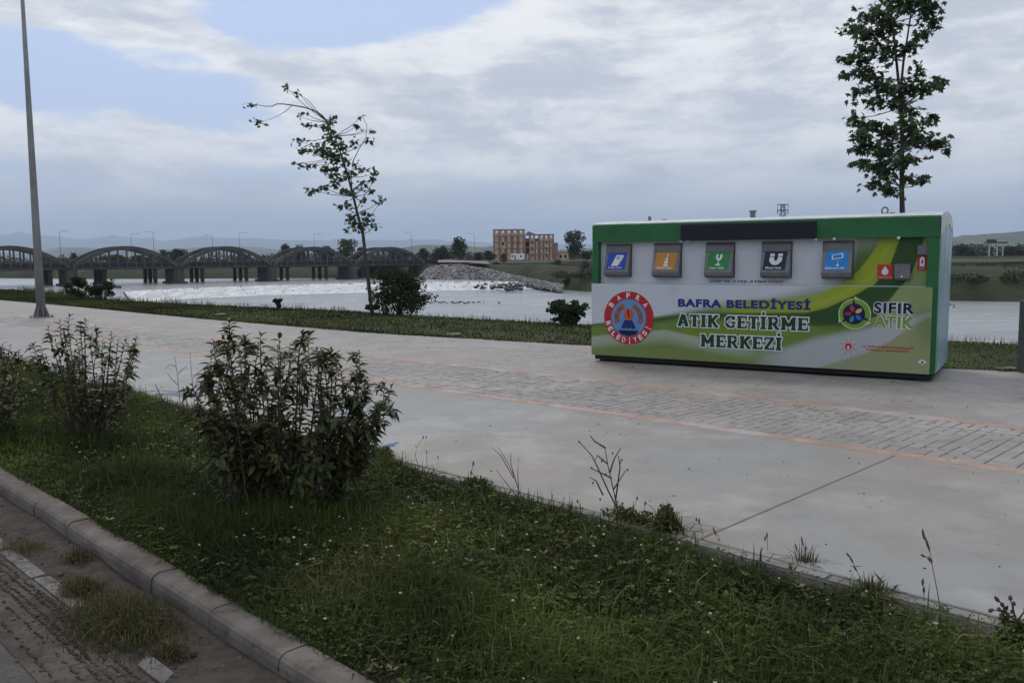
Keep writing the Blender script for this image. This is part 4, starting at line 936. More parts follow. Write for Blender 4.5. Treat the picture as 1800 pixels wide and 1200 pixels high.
def ringtext(s, t0, t1, inner):
    for k, ch in enumerate(s):
        t = t0+(t1-t0)*k/(len(s)-1); o = text_obj(ch, whp, 'letter', 0, 1, 0, 1, 0, cr_, offset=.03)
        wd = R1*(.065 if ch in '\u0130I' else .15); hh = RZ*(.2 if ch != '\u0130' else .24); me = o.data
        co = np.zeros(len(me.vertices)*3, np.float32); me.vertices.foreach_get('co', co); co = co.reshape(-1, 3)
        x = (co[:, 0]-.5)*wd; z = (co[:, 2]-.5)*hh; rot = (t-PI/2) if not inner else (t+PI/2); c, s_ = math.cos(rot), math.sin(rot)
        co[:, 0] = cu0+R1*.85*math.cos(t)+x*c-z*s_; co[:, 2] = cz0+RZ*.85*math.sin(t)+x*s_+z*c; co[:, 1] = PV-.002; me.vertices.foreach_set('co', co.ravel()); me.update()
ringtext('BAFRA', PI*.5+.98*.98, PI*.5-.98*.95, False); ringtext('BELED\u0130YES\u0130', PI+.26, 2*PI-.42, True)
# warning line
text_obj('\u00c7\u00d6P VE ATE\u015e ATMAYINIZ', flat('warning_print', (.11, .012, .03), .4), 'lettering', pl(1247, 497, UV)[0], pl(1379, 497, UV)[0], LEDGE+.03, LEDGE+.08, UV-.008, offset=.03, shear=.25, space=1.1)
# hatches
def icon_poly(parent, name, polys, mt, f, v):
    for k, P in enumerate(polys): m_ = MB(); m_.quad(*[f(x, y, v-.0004*k) for x, y in P]); m_.build(name, mt, parent)
def circ(x, y, r, n=14, a0=0, a1=2*PI): return [(x+r*math.cos(a0+(a1-a0)*i/n), y+r*math.sin(a0+(a1-a0)*i/n)) for i in range(n if a1-a0 > 6.2 else n+1)]
ICON = {
 'book': ([[(.28, .32), (.45, .86), (.80, .86), (.62, .36), (.36, .32)], [(.28, .32), (.24, .22), (.60, .22), (.66, .34), (.62, .36)], [(.66, .30), (.85, .80), (.82, .86), (.64, .36)]], [[(.48, .72), (.66, .72), (.68, .77), (.50, .77)], [(.45, .63), (.63, .63), (.65, .68), (.47, .68)]]),
 'bottle': ([[(.44, .20), (.62, .20), (.64, .32), (.42, .34)], [(.43, .38), (.63, .36), (.60, .52), (.46, .52)], [(.46, .56), (.60, .56), (.57, .70), (.52, .70)], [(.52, .74), (.58, .74), (.58, .88), (.54, .88)]], []),
 'glass': ([[(.38, .88), (.46, .88), (.45, .66), (.55, .66), (.56, .88), (.64, .88), (.66, .66), (.58, .54), (.44, .54), (.36, .66)], [(.49, .54), (.53, .54), (.53, .34), (.49, .34)], [(.38, .24), (.64, .26), (.60, .34), (.42, .34)]], [[(.46, .82), (.53, .72), (.50, .66), (.47, .7)]]),
 'magnet': ([[(.24, .74), (.44, .74), (.44, .88), (.24, .88)], [(.60, .74), (.80, .74), (.80, .88), (.60, .88)], [(.24, .70), (.44, .70), (.44, .56), (.52, .48), (.60, .56), (.60, .70), (.80, .70), (.80, .48), (.66, .30), (.52, .26), (.38, .30), (.24, .48)]], []),
 'screen': ([[(.24, .80), (.28, .54), (.76, .64), (.74, .90)], [(.5, .22), (.64, .22), (.62, .30), (.52, .30)], [(.56, .31), (.58, .31), (.56, .5), (.54, .5)]], [[(.30, .78), (.33, .60), (.70, .67), (.69, .83)]]),
}
HT = [(1067, 1110, 430, 485, 'book', (.02, .06, .30), 'Ka\u011f\u0131t At\u0131k', 'blue paper sticker'), (1151, 1198, 428.5, 486, 'bottle', (.42, .20, .03), 'Plastik At\u0131k', 'orange plastic sticker'),
      (1242, 1291, 427.5, 486.5, 'glass', (.03, .19, .055), 'Cam At\u0131k', 'green glass sticker'), (1340, 1391.5, 426, 487, 'magnet', (.015, .018, .04), 'Metal At\u0131k', 'black metal sticker'), (1447, 1500, 424.5, 488, 'screen', (.02, .20, .55), 'Elektronik At\u0131k', 'bright blue electronics sticker')]
for (xa, xb, ya, yb, ic, colr, cap, lab) in HT:
    h = bpy.data.objects.new('hatch', None); link(h, cont); h['label'] = 'grey steel hatch with a '+lab
    u0 = pl(xa+1, 457, UV)[0]; u1 = pl(xb, 457, UV)[0]; z1 = zat((xa+xb)/2, ya)-.0; z0 = pl((xa+xb)/2, yb, .03)[1]
    B('hatch_frame', hd, u0-.012, u1+.012, UV-.03, UV-.006, z0-.015, z1+.012, ch=.004, parent=h)
    # flap: side profile, sloping outwards to a rounded lip at the bottom
    H_ = z1-z0; pr = [(UV-.031, z1-.01), (UV-.045, z1-.03), (UV-.05, z1-H_*.24), (UV-.075, z1-H_*.27), (UV-.145, z0+H_*.22), (UV-.155, z0+H_*.14), (UV-.145, z0+H_*.05), (UV-.12, z0+.0), (UV-.031, z0+.0)]
    m_ = MB(); m_.prism([(u0, a, b) for a, b in pr], (u1-u0, 0, 0)); m_.build('flap', hg, h)
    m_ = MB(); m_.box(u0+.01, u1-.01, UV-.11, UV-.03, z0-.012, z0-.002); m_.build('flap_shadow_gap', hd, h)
    # sticker lies on the sloping face
    pA = Vector((0, UV-.075, z1-H_*.27)); pB = Vector((0, UV-.145, z0+H_*.22)); nrm_ = Vector((0, -(pA.z-pB.z), -(pA.y-pB.y)*-1)).normalized(); nrm_ = Vector((0, -abs(nrm_.y), abs(nrm_.z)*.3)).normalized()
    sk_ = .05
    def f(x, y, v, u0=u0, u1=u1, pA=pA, pB=pB):
        p = pB.lerp(pA, y*1.04-.02); return (u0+.035+(u1-u0-.10)*x+sk_*(y-.4)*.5+.01, p.y-.0025-v, p.z)
    m_ = MB(); m_.quad(f(0, 0, 0), f(1, 0, 0), f(1, 1, 0), f(0, 1, 0)); m_.build('sticker', flat(ic+'_sticker', colr, .35), h)
    icon_poly(h, 'icon', ICON[ic][0], whp, lambda x, y, v: f(x, y, .0015+abs(v)), 0)
    icon_poly(h, 'icon_mark', ICON[ic][1], flat(ic+'_mark', colr, .35), lambda x, y, v: f(x, y, .004+abs(v)), 0)
    o = text_obj(cap, whp, 'caption', 0, 1, 0, 1, 0, h, offset=.02); me = o.data; wd = {9: .62, 13: .8, 7: .55, 11: .7}.get(len(cap), .72)
    if ic == 'screen': wd = .86
    for q in me.vertices: x, _, z = q.co; q.co = f(.5-wd/2+x*wd-.02, .06+z*.11, .0015)
# oil and battery openings
def small(name, x0, y1, x1, y0, mt, v0, v1, parent):
    a = pl(x0, y1, v0); b = pl(x1, y0, v0); return B(name, mt, a[0], b[0], v0, v1, a[1], b[1], ch=0, parent=parent), a, b
oil = bpy.data.objects.new('oil_inlet', None); link(oil, cont); oil['label'] = 'red waste oil sticker beside a small grey steel box'
rs_ = flat('red_sticker', (.42, .045, .025), .4); _, a, b = small('sticker', 1541.5, 490.5, 1570, 465, rs_, UV-.012, UV-.005, oil)
cu_, cz_ = a[0]*.5+b[0]*.5, a[1]*.42+b[1]*.58; r_ = (b[1]-a[1])*.22
m_ = MB(); m_.quad(*([(cu_+x, UV-.014, cz_+z) for x, z in circ(0, -r_*.35, r_, 16, -PI*1.15, PI*.15)]+[(cu_, UV-.014, cz_+r_*1.5)])); m_.build('drop_icon', whp, oil)
text_obj('Bitkisel At\u0131k Ya\u011f', whp, 'caption', a[0]+.012, b[0]-.012, a[1]+.015, a[1]+.04, UV-.014, oil)
small('steel_box', 1571.5, 489.5, 1600, 464, hg, UV-.10, UV-.004, oil); small('box_foot', 1573, 492.5, 1599, 490.2, hd, UV-.09, UV-.004, oil)
m_ = MB(); a = pl(1585, 486, UV-.1); m_.box(a[0]-.012, a[0]+.012, UV-.11, UV-.101, a[1]-.012, a[1]+.012); m_.build('lock', whp, oil)
bat = bpy.data.objects.new('battery_inlet', None); link(bat, cont); bat['label'] = 'small grey box above a red battery sticker'
small('steel_box', 1612.5, 447.5, 1631, 431, hg, UV-.06, UV-.004, bat); _, a, b = small('sticker', 1612, 475, 1630, 448, flat('red_sticker2', (.36, .02, .03), .4), UV-.012, UV-.005, bat)
w_ = b[0]-a[0]; h_ = b[1]-a[1]; c_ = (a[0]+b[0])/2
m_ = MB(); m_.quad(*[(x, UV-.014, z) for x, z in ((c_-w_*.25, a[1]+h_*.25), (c_+w_*.25, a[1]+h_*.25), (c_+w_*.25, a[1]+h_*.82), (c_+w_*.1, a[1]+h_*.82), (c_+w_*.1, a[1]+h_*.9), (c_-w_*.1, a[1]+h_*.9), (c_-w_*.1, a[1]+h_*.82), (c_-w_*.25, a[1]+h_*.82))]); m_.build('battery_icon', whp, bat)
m_ = MB(); m_.quad(*[(x, UV-.016, z) for x, z in ((c_-w_*.02, a[1]+h_*.38), (c_+w_*.1, a[1]+h_*.56), (c_, a[1]+h_*.7), (c_-w_*.1, a[1]+h_*.54))]); m_.build('icon_mark', nv2, bat)
text_obj('At\u0131k Pil', whp, 'caption', a[0]+w_*.2, b[0]-w_*.2, a[1]+h_*.07, a[1]+h_*.16, UV-.014, bat)

# ------------------------------------------------------------------ lamp post, end post
p = gnd(73, 558); lp = empty('lamp_post', p); tag(lp, 'tall tapered grey steel lamp post bolted to the promenade at far left', 'lamp post')
r_b = 15.0/CF*p.y/2; Ht = 11.0
m_ = MB(); m_.tube([(0, 0, .03), (0, 0, 3), (0, 0, 7), (0, 0, Ht)], [r_b, r_b*.82, r_b*.58, r_b*.34], 16); m_.build('pole', M['galv'], lp, smooth=True)
m_ = MB(); m_.box(-.27, .27, -.27, .27, 0, .03); m_.build('base_plate', M['galv'], lp)
m_ = MB()
for k in range(8):
    an = k*PI/4; c, s_ = math.cos(an), math.sin(an); q = Vector((-s_, c, 0))*.008
    P = [Vector((c*r_b*.9, s_*r_b*.9, .031)), Vector((c*.25, s_*.25, .031)), Vector((c*.25, s_*.25, .06)), Vector((c*r_b*.9, s_*r_b*.9, .42))]
    m_ = MB(); m_.prism([x-q for x in P], q*2); m_.build('gusset', M['galv'], lp)
for k in range(4):
    x, y = ((.22, .22), (.22, -.22), (-.22, .22), (-.22, -.22))[k]; m_ = MB(); m_.tube([(x, y, .03), (x, y, .08)], .02, 6); m_.build('anchor_bolt', M['darkmetal'], lp)
m_ = MB(); m_.tube([(0, 0, Ht-.1), (-.5, .3, Ht+.35), (-1.6, .9, Ht+.5)], .05, 8); m_.build('arm', M['galv'], lp)
m_ = MB(); m_.box(-2.2, -1.5, .65, 1.1, Ht+.42, Ht+.55, .04); m_.build('lamp_head', M['galv'], lp)
a = gnd(1800, 656); m_ = MB(); m_.box(0, .26, 0, .2, -.1, 1.12, .015)
tag(m_.build('grey_post', mat('grey_post_paint', (.085, .085, .08), .7, .2, 3), loc=a), 'square dark grey post cut by the right border at the edge of the grass', 'post')
a = gnd(792, 587, .05)
m_ = MB(); m_.v = [(-.28, -.1, 0), (.25, -.14, 0), (.33, .05, 0), (.05, .18, 0), (-.3, .1, 0), (-.2, -.06, .07), (.2, -.08, .06), (.22, .04, .08), (.02, .1, .09), (-.2, .06, .05)]
m_.f = [(0, 1, 6, 5), (1, 2, 7, 6), (2, 3, 8, 7), (3, 4, 9, 8), (4, 0, 5, 9), (5, 6, 7, 8, 9)]; m_.mi = [0]*6
def litter(px, py, s, lab):
    a = gnd(px, py, .04); o = m_.build('litter', M['kerbl'], loc=a); o.scale = (s, s, s*.5); tag(o, lab, 'litter')
litter(797, 587, .6, 'small pale rag of litter on the grass edge left of the container'); litter(387, 552, .6, 'pale scrap of litter on the grass below the weir'); litter(1771, 647, .55, 'small pale scrap beside the dark grey post')

# ------------------------------------------------------------------ leafy plants
def leaf_mesh(name, L, Wd, curl, mt, fold=.15, lobed=False, droop=0.):
    me = bpy.data.meshes.new(name)
    if lobed:
        pts = [(0, 0), (.28, .05), (.50, .18), (.26, .32), (.42, .62), (.17, .55), (0, 1.0), (-.17, .55), (-.42, .62), (-.26, .32), (-.50, .18), (-.28, .05)]
        V = [(x*Wd, y*L, -curl*L*(y*y)-abs(x)*Wd*fold) for x, y in pts]+[(0, L*.35, .02*L)]; F = [(i, (i+1) % 12, 12) for i in range(12)]
    else:
        st = [(0, .06), (.25, .8), (.5, 1.), (.78, .62), (1, .0)]; V = []; F = []
        for y, k in st:
            z = -curl*L*y*y
            V += [(-Wd*.5*k, y*L, z+fold*Wd*k), (0, y*L, z), (Wd*.5*k, y*L, z+fold*Wd*k)]
        for i in range(4): a = i*3; F += [(a, a+1, a+4, a+3), (a+1, a+2, a+5, a+4)]
    me.from_pydata(V, [], F); me.materials.append(mt); me.polygons.foreach_set('use_smooth', [True]*len(F)); me.update(); return me
def orient(d, up=None, roll=0.):
    y = Vector(d).normalized(); z = Vector(up or (0, 0, 1)); x = y.cross(z)
    if x.length < .05: x = y.cross(Vector((1, 0, 0)))
    x.normalize(); z = x.cross(y); m = Matrix((x, y, z)).transposed(); return (m @ Matrix.Rotation(roll, 3, 'Y'))
def join_leaves(name, items, meshes, mt, parent, stuff=True):
    Vs, Fs = {}, {}
    out = []
    groups = {}
    for (p, m, sc_, k) in items: groups.setdefault(k, []).append((p, m, sc_))
    for k, its in groups.items():
        me = meshes[k]; bv = np.array([q.co[:] for q in me.vertices]); polys = [list(f.vertices) for f in me.polygons]; nv_ = len(bv); deg = len(polys[0]); bf = np.array(polys)
        R = np.array([[list(r) for r in m] for _, m, _ in its]); P = np.array([p[:] for p, _, _ in its]); S = np.array([s for _, _, s in its])
        V = np.einsum('nij,vj->nvi', R, bv)*S[:, None, None]+P[:, None, :]; F = (bf[None]+np.arange(len(its))[:, None, None]*nv_).reshape(-1, deg)
        o = arr_mesh(name, V.reshape(-1, 3), F, me.materials[0], parent=parent, smooth=True)
        if stuff: o['kind'] = 'stuff'
        out.append(o)
    return out
def place_leaves(items, meshes, parent, nsingle, name='leaf', score=None):
    items = sorted(items, key=score) if score else items
    for p, m, s, k in items[:nsingle]:
        o = bpy.data.objects.new(name, meshes[k]); o.matrix_local = Matrix.LocRotScale(Vector(p), m.to_quaternion(), Vector((s, s, s))); link(o, parent)
        o.parent = parent
    join_leaves('foliage', items[nsingle:], meshes, None, parent)
LS = [leaf_mesh('laurel_leaf', .078, .038, .35, M['leafp']), leaf_mesh('laurel_leaf', .09, .042, .6, M['leafp'], .3), leaf_mesh('laurel_leaf', .068, .03, .4, M['leafr'], .35), leaf_mesh('laurel_leaf', .08, .038, .4, M['leafy'], .2)]
def shrub(px, py, shoots, dist_y, label, nstem, seed, zg=-.06, single=295, dens=1., low=.35, scale=1., spread=.12):
    """shoots: list of photo points of shoot tips; built in a volume around the base"""
    random.seed(seed); b = gnd(px, py, zg); root = empty('shrub', b); tag(root, label, 'shrub', 'leafy shrubs planted along the verge'); items = []
    stems = []
    for k in range(nstem):
        an = 2*PI*k/nstem+random.uniform(-.3, .3); q_ = spread*(.35+.65*math.sqrt(random.random())); stems.append(Vector((math.cos(an)*q_, math.sin(an)*q_, 0))*scale)
    for ti, (tx, ty) in enumerate(shoots):
        dy = random.uniform(-.45, .45)*scale*(1-.35*abs(tx-px)/170); tip = at(tx, ty, b.y+dy)-b
        s0 = min(stems, key=lambda q: (q-Vector((tip.x, tip.y, 0))*.6).length+random.uniform(0, .1)); H = tip.z
        mid = s0.lerp(tip, .5)+Vector((random.uniform(-.06, .06), random.uniform(-.06, .06), -.0))*scale; mid.z = H*.42; q1 = Vector((s0.x*.9+tip.x*.12, s0.y*.9+tip.y*.12, H*.2)); q2 = Vector((tip.x*.9+mid.x*.1+random.uniform(-.03, .03), tip.y*.92+mid.y*.08, H-max(.10, H*.13)))
        P = [s0*.85+Vector((0, 0, -.05)), q1, mid, q2, tip]; m_ = MB(); r0 = .011*scale*random.uniform(.8, 1.3); m_.tube(P, [r0, r0*.85, r0*.6, r0*.35, r0*.15], 5)
        sub = []
        for j in range(int(3*dens+random.random())):
            u = random.uniform(.3, .93); i = min(3, int(u*4)); c = P[i].lerp(P[i+1], u*4-i); d = Vector((random.gauss(0, 1), random.gauss(0, 1), random.uniform(.3, 1.3))).normalized()*random.uniform(.12, .3)*scale*(1 if u < .62 else .38)
            m_.tube([c, c+d*.5+Vector((0, 0, .01)), c+d], [r0*.4, r0*.25, r0*.12], 4); sub.append((c, c+d))
        m_.build('stem', M['twig'], root)
        # leaves along the shoot and the side twigs
        def leafrun(A, Bv, n, tipred):
            ax = (Bv-A).normalized()
            for j in range(n):
                u = j/max(1, n-1); c = A.lerp(Bv, u); an = j*2.4+random.uniform(-.4, .4); a1 = ax.cross(Vector((0, .3, 1)).normalized())
                if a1.length < .1: a1 = ax.cross(Vector((1, 0, 0)))
                a1.normalize(); a2 = ax.cross(a1); open_ = 1.0 if u < .8 else .55
                d = (a1*math.cos(an)+a2*math.sin(an))*open_+ax*(.55+.5*(u > .8)); sz = random.uniform(.55, 1.15)*(1-.45*(u > .85))*scale
                k = 2 if (tipred and u > .55 and random.random() < .75) else (3 if random.random() < .012 else random.choice((0, 1)))
                items.append((c, orient(d, Vector((random.uniform(-.3, .3), random.uniform(-.3, .3), 1)), random.uniform(-.5, .5)), sz, k))
        seglen = (tip-q2).length; leafrun(q2, tip, int(5+seglen/.024), True); leafrun(mid, q2, int(17*dens), False)
        if random.random() < low: leafrun(q1, mid, 12, False)
        for c, e in sub: leafrun(c+(e-c)*.3, e, int(8*dens)+2, random.random() < .4)
    place_leaves(items, LS, root, single, score=lambda it: it[0].y-it[0].z*.8-(.3 if it[3] == 2 else 0)); return root
sh1 = [(403, 575), (375, 600), (392, 590), (432, 598), (372, 622), (420, 612), (458, 586), (455, 606), (490, 588), (488, 612), (510, 606), (532, 584), (540, 592), (525, 612), (556, 612), (578, 618), (592, 640), (582, 616), (568, 632), (598, 645), (632, 620), (628, 640), (636, 662), (648, 676), (676, 675), (690, 676), (684, 706), (668, 712), (658, 738), (640, 726), (382, 640), (372, 656), (362, 668), (338, 676), (348, 694), (340, 712), (352, 738), (370, 760), (610, 672), (620, 700), (630, 748), (500, 640), (470, 640), (440, 640), (410, 650), (540, 640), (560, 660), (590, 690), (450, 680), (490, 700), (530, 690), (560, 710), (420, 700), (390, 720), (600, 730), (480, 740), (520, 750), (440, 750), (570, 760), (400, 770), (545, 790), (460, 790), (500, 800), (410, 820), (470, 840), (600, 815), (620, 770), (395, 745), (370, 715), (635, 700), (430, 790)]
shrub(508, 905, sh1, 6, 'largest leafy shrub, wide and bushy, in the middle of the verge', 14, 11, dens=1.25, low=.3, spread=.42)
sh2 = [(122, 553), (105, 565), (85, 576), (98, 600), (140, 570), (150, 562), (168, 573), (160, 590), (180, 600), (196, 586), (208, 598), (222, 594), (240, 594), (232, 612), (236, 626), (226, 640), (215, 660), (205, 680), (60, 606), (72, 612), (52, 634), (66, 640), (82, 630), (120, 610), (135, 600), (100, 640), (125, 650), (150, 640), (170, 660), (185, 640), (200, 650), (90, 665), (140, 680), (165, 690), (110, 600), (180, 685), (215, 688), (112, 585), (130, 640), (190, 625)]
shrub(160, 778, sh2, 8, 'medium leafy shrub with reddish shoots left of the largest shrub', 5, 12, dens=.75, low=.0, spread=.16)
sh3 = [(5, 604), (18, 608), (33, 618), (30, 632), (8, 630), (-20, 600), (-50, 610), (-80, 640), (-10, 650), (20, 655), (38, 660), (10, 690), (-40, 670), (30, 700), (45, 690), (-70, 690), (-30, 710), (0, 720), (10, 640), (-5, 620)]
shrub(-20, 775, sh3, 8, 'leafy shrub partly cut by the left border of the photo', 5, 13, dens=.7, low=0., single=200)
# bank shrubs (finer, denser)
def bank_shrub(px, py, Wpx, topy, label, n, seed, mt='shrubd', gaps=9, grp='shrubs on the river bank'):
    random.seed(seed); b = gnd(px, py, 0); root = empty('bank_shrub', b); tag(root, label, 'shrub', grp); H = (py-topy)/CF*b.y; R = Wpx/2/CF*b.y
    cs = []; rs = []
    for k in range(gaps):
        an = random.uniform(0, 2*PI); rr = math.sqrt(random.random())*.75; z = random.uniform(.1, .8); m_ = MB()
        c = Vector((math.cos(an)*R*rr, math.sin(an)*R*rr, H*z*(1-.35*rr*rr)+.05)); m_.tube([(0, 0, -.1), c*.5+Vector((0, 0, H*.08)), c], [.022, .014, .005], 5); m_.build('stem', M['twig'], root)
        cs.append(tuple(c)); q_ = random.uniform(.2, .36); rs.append((R*q_, R*q_, H*q_*.6))
    V, F = cards(cs, rs, n, .045); arr_mesh('foliage', V, F, M[mt], parent=root)['kind'] = 'stuff'
    for k in range(gaps*7):
        c = Vector(cs[k % gaps]); d = Vector((random.gauss(0, 1), random.gauss(0, 1), random.uniform(-.1, 1.2))).normalized()*R*random.uniform(.3, .62); m_ = MB(); V, F = cards([tuple(c+d*.8)], [(R*.17, R*.17, H*.09)], 20, .05)
        cs2 = arr_mesh('leaf_cluster', V, F, M[mt], parent=root); cs2['kind'] = 'stuff'
bank_shrub(703, 553, 118, 474, 'large dense dark shrub on the grass bank right of the bent young tree', 4200, 21, gaps=20)
bank_shrub(138, 524, 44, 487, 'round dark shrub at the left end of the weir', 1400, 22, gaps=9)
bank_shrub(182, 528, 60, 492, 'loose leafy shrub just right of the round dark one by the weir', 1000, 23, gaps=10)
bank_shrub(1003, 572, 74, 528, 'leafy shrub beside the left end of the container', 1300, 24, gaps=11)
bank_shrub(488, 543, 16, 523, 'tiny sapling shrub on the bank edge below the third arch', 130, 25, gaps=4)
bank_shrub(655, 548, 26, 537, 'low dark weed clump on the bank behind the bent tree trunk', 200, 29, gaps=4)

# young trees with lobed leaves
LT = [leaf_mesh('plane_leaf', .145, .16, .25, M['leafd'], .25, True), leaf_mesh('plane_leaf', .12, .13, .5, M['leafd'], .4, True), leaf_mesh('plane_leaf', .165, .17, .1, M['leafd'], .1, True)]
def young_tree(base, Yd, label, trunk, branches, clumps, nleaf, seed, lean=0., r0=.05):
    random.seed(seed); b = gnd(*base) if base else None; root = empty('young_tree', b); tag(root, label, 'tree'); T = [at(x, y, b.y)-b for x, y in trunk]; n = len(T)
    T[0] = Vector((0, 0, -.1)); m_ = MB(); m_.tube(T, [r0*(1-.82*i/(n-1)) for i in range(n)], 9); m_.build('trunk', M['bark'], root, smooth=True)
    for br, ra in branches:
        dy = random.uniform(-.25, .25); P = [at(x, y, b.y+dy*i/len(br))-b for i, (x, y) in enumerate(br)]; m_ = MB(); m_.tube(P, [ra*(1-.7*i/(len(P)-1)) for i in range(len(P))], 6); m_.build('branch', M['bark'], root)
    tw = sum(max(c[2]*c[3], 12) for c in clumps); items = []
    for (x, y, rx, ry) in clumps:
        dy = random.uniform(-1, 1)*min(.6, abs(rx)*.03); c = at(x, y, b.y+dy)-b; k = b.y/CF
        near_ = min(T, key=lambda q: (q-c).length+max(0, q.z-c.z)*.8)
        if (near_-c).length < 2.0:
            m_ = MB(); m_.tube([near_, near_.lerp(c, .55)+Vector((0, 0, -.05)), c], [.012, .009, .004], 4); m_.build('twig', M['twig'], root)
        for j in range(max(4, int(nleaf*max(rx*ry, 12)/tw))):
            d = Vector((random.gauss(0, .72)*rx*k, random.gauss(0, .7)*rx*k*.8, random.gauss(0, .75)*ry*k)); p_ = c+d; dirv = Vector((random.gauss(0, 1)-.4, random.gauss(0, 1), random.uniform(-1., .35)))
            items.append((p_, orient(dirv, Vector((random.gauss(0, .6), random.gauss(0, .6)-.3, 1)), random.uniform(-.8, .8)), random.uniform(.7, 1.25), random.choice((0, 1, 2))))
    place_leaves(items, LT, root, 290, score=lambda it: it[0].y)
C1 = [(440, 184, 9, 3), (457, 214, 11, 4), (502, 155, 4, 4), (526, 166, 4, 4), (533, 197, 4, 3), (527, 205, 3, 3), (549, 221, 9, 4), (583, 210, 7, 6), (575, 222, 6, 5), (585, 240, 9, 8), (525, 248, 9, 4), (535, 262, 8, 6), (555, 253, 6, 4), (560, 265, 9, 7), (540, 290, 13, 4), (528, 287, 6, 3), (575, 270, 10, 7), (592, 262, 10, 10), (602, 282, 11, 8), (606, 258, 8, 6), (622, 250, 5, 5), (627, 222, 6, 4), (642, 229, 5, 3), (636, 205, 4, 3), (655, 229, 4, 4), (647, 246, 5, 4), (573, 298, 8, 6), (590, 303, 12, 8), (552, 335, 9, 4), (566, 329, 8, 5), (590, 322, 7, 6), (612, 305, 10, 7), (628, 290, 6, 5), (638, 300, 6, 5), (657, 305, 7, 7), (634, 325, 8, 6), (650, 337, 6, 4), (618, 340, 10, 7), (605, 363, 9, 5), (641, 352, 7, 4), (669, 353, 8, 5), (618, 385, 9, 9), (632, 398, 14, 7), (648, 385, 9, 8), (660, 396, 6, 5), (640, 374, 7, 4), (600, 335, 6, 4), (588, 280, 8, 6), (655, 315, 5, 4), (575, 240, 6, 5)]
young_tree((655, 557), 0, 'young tree bent over by the wind on the river bank below the fourth arch', [(655, 557), (646, 480), (638, 412), (628, 375), (621, 345), (612, 312), (600, 272), (588, 240), (576, 215)],
  [([(576, 215), (566, 203), (553, 195), (535, 189), (513, 185), (497, 183), (487, 183), (478, 187), (467, 187), (455, 185), (441, 184)], .026), ([(513, 186), (502, 196), (488, 204), (475, 210), (458, 214)], .012), ([(573, 212), (558, 196), (543, 178), (527, 166), (511, 160), (502, 156)], .014),
   ([(620, 345), (617, 315), (620, 285), (631, 262), (643, 243), (645, 220), (637, 205)], .02), ([(626, 370), (640, 345), (653, 325), (658, 305)], .014), ([(632, 395), (650, 380), (660, 368), (669, 353)], .012), ([(612, 312), (590, 318), (566, 329), (548, 336)], .014), ([(600, 272), (575, 290), (540, 290)], .014), ([(590, 245), (560, 262), (528, 248)], .012)], C1, 950, 31, r0=.062)
C2 = [(1600, 5, 26, 8), (1575, -15, 26, 12), (1620, -12, 18, 10), (1550, 25, 22, 9), (1525, 30, 16, 5), (1500, 50, 16, 6), (1522, 60, 16, 10), (1560, 48, 18, 14), (1630, 18, 14, 13), (1640, 42, 8, 11), (1622, 62, 12, 9), (1600, 85, 14, 8), (1525, 85, 12, 7), (1562, 85, 14, 12), (1490, 103, 13, 5), (1520, 105, 18, 9), (1484, 130, 7, 4), (1528, 130, 18, 8), (1512, 160, 12, 6), (1550, 150, 20, 10), (1535, 177, 16, 6), (1592, 155, 17, 14), (1612, 128, 7, 10), (1628, 152, 15, 8), (1656, 146, 9, 9), (1580, 180, 17, 7), (1600, 195, 14, 6), (1500, 208, 9, 8), (1530, 220, 18, 9), (1515, 236, 14, 7), (1560, 230, 17, 9), (1602, 220, 20, 10), (1634, 208, 8, 9), (1612, 245, 26, 11), (1650, 250, 12, 7), (1664, 264, 4, 6), (1525, 252, 14, 7), (1552, 265, 20, 9), (1510, 263, 10, 5), (1514, 286, 12, 5), (1550, 290, 22, 9), (1592, 280, 20, 9), (1562, 305, 20, 6), (1540, 322, 16, 5), (1565, 336, 14, 5), (1604, 313, 16, 5), (1620, 320, 8, 4)]
young_tree((1587, 590), 0, 'tall straight young tree rising behind the right end of the container', [(1587, 590), (1586, 480), (1586, 372), (1585, 330), (1586, 250), (1584, 190), (1579, 140), (1574, 90), (1569, 40), (1563, -10)],
  [([(1582, 170), (1588, 110), (1596, 60), (1604, 5), (1610, -30)], .03), ([(1586, 290), (1560, 268), (1530, 255), (1508, 240)], .018), ([(1586, 320), (1560, 300), (1520, 285)], .018), ([(1586, 270), (1615, 252), (1650, 246)], .018), ([(1583, 180), (1550, 150), (1515, 125), (1486, 108)], .018), ([(1583, 190), (1615, 165), (1655, 145)], .016), ([(1577, 110), (1545, 80), (1505, 52)], .016), ([(1590, 95), (1620, 60), (1640, 30)], .014), ([(1586, 345), (1592, 352), (1592, 345)], .02)], C2, 3000, 32, r0=.07)

# bare and dry weeds
dry = flat('dry_stalk', (.075, .055, .04), .9); seedm = flat('seed_head', (.11, .085, .065), .9)
def weed(base, lines, heads, label, name='dry_weed', zg=-.07, r=.0035, cat='weed', headr=.009, mt=None, grp='dry weeds standing in the verge'):
    b = gnd(*base, zg); root = empty(name, b); tag(root, label, cat, grp)
    for P in lines:
        Q = []; dy = random.uniform(-.1, .1)
        for i, (x, y) in enumerate(P): Q.append(at(x, y, b.y+(dy*i/len(P)))-b)
        m_ = MB(); n = len(Q); m_.tube(Q, [r*(1-.6*i/max(1, n-1)) for i in range(n)], 5); m_.build('stalk', mt or dry, root)
    for h in heads:
        x, y = h[:2]; c = at(x, y, b.y)-b; ln = h[2] if len(h) > 2 else headr; ang = h[3] if len(h) > 3 else 0
        m_ = MB(); d = Vector((math.sin(ang), 0, math.cos(ang)))*ln; m_.tube([c-d, c-d*.4, c+d*.4, c+d], [headr*.35, headr*.95, headr*.8, headr*.2], 6); m_.build('seed_head', seedm, root)
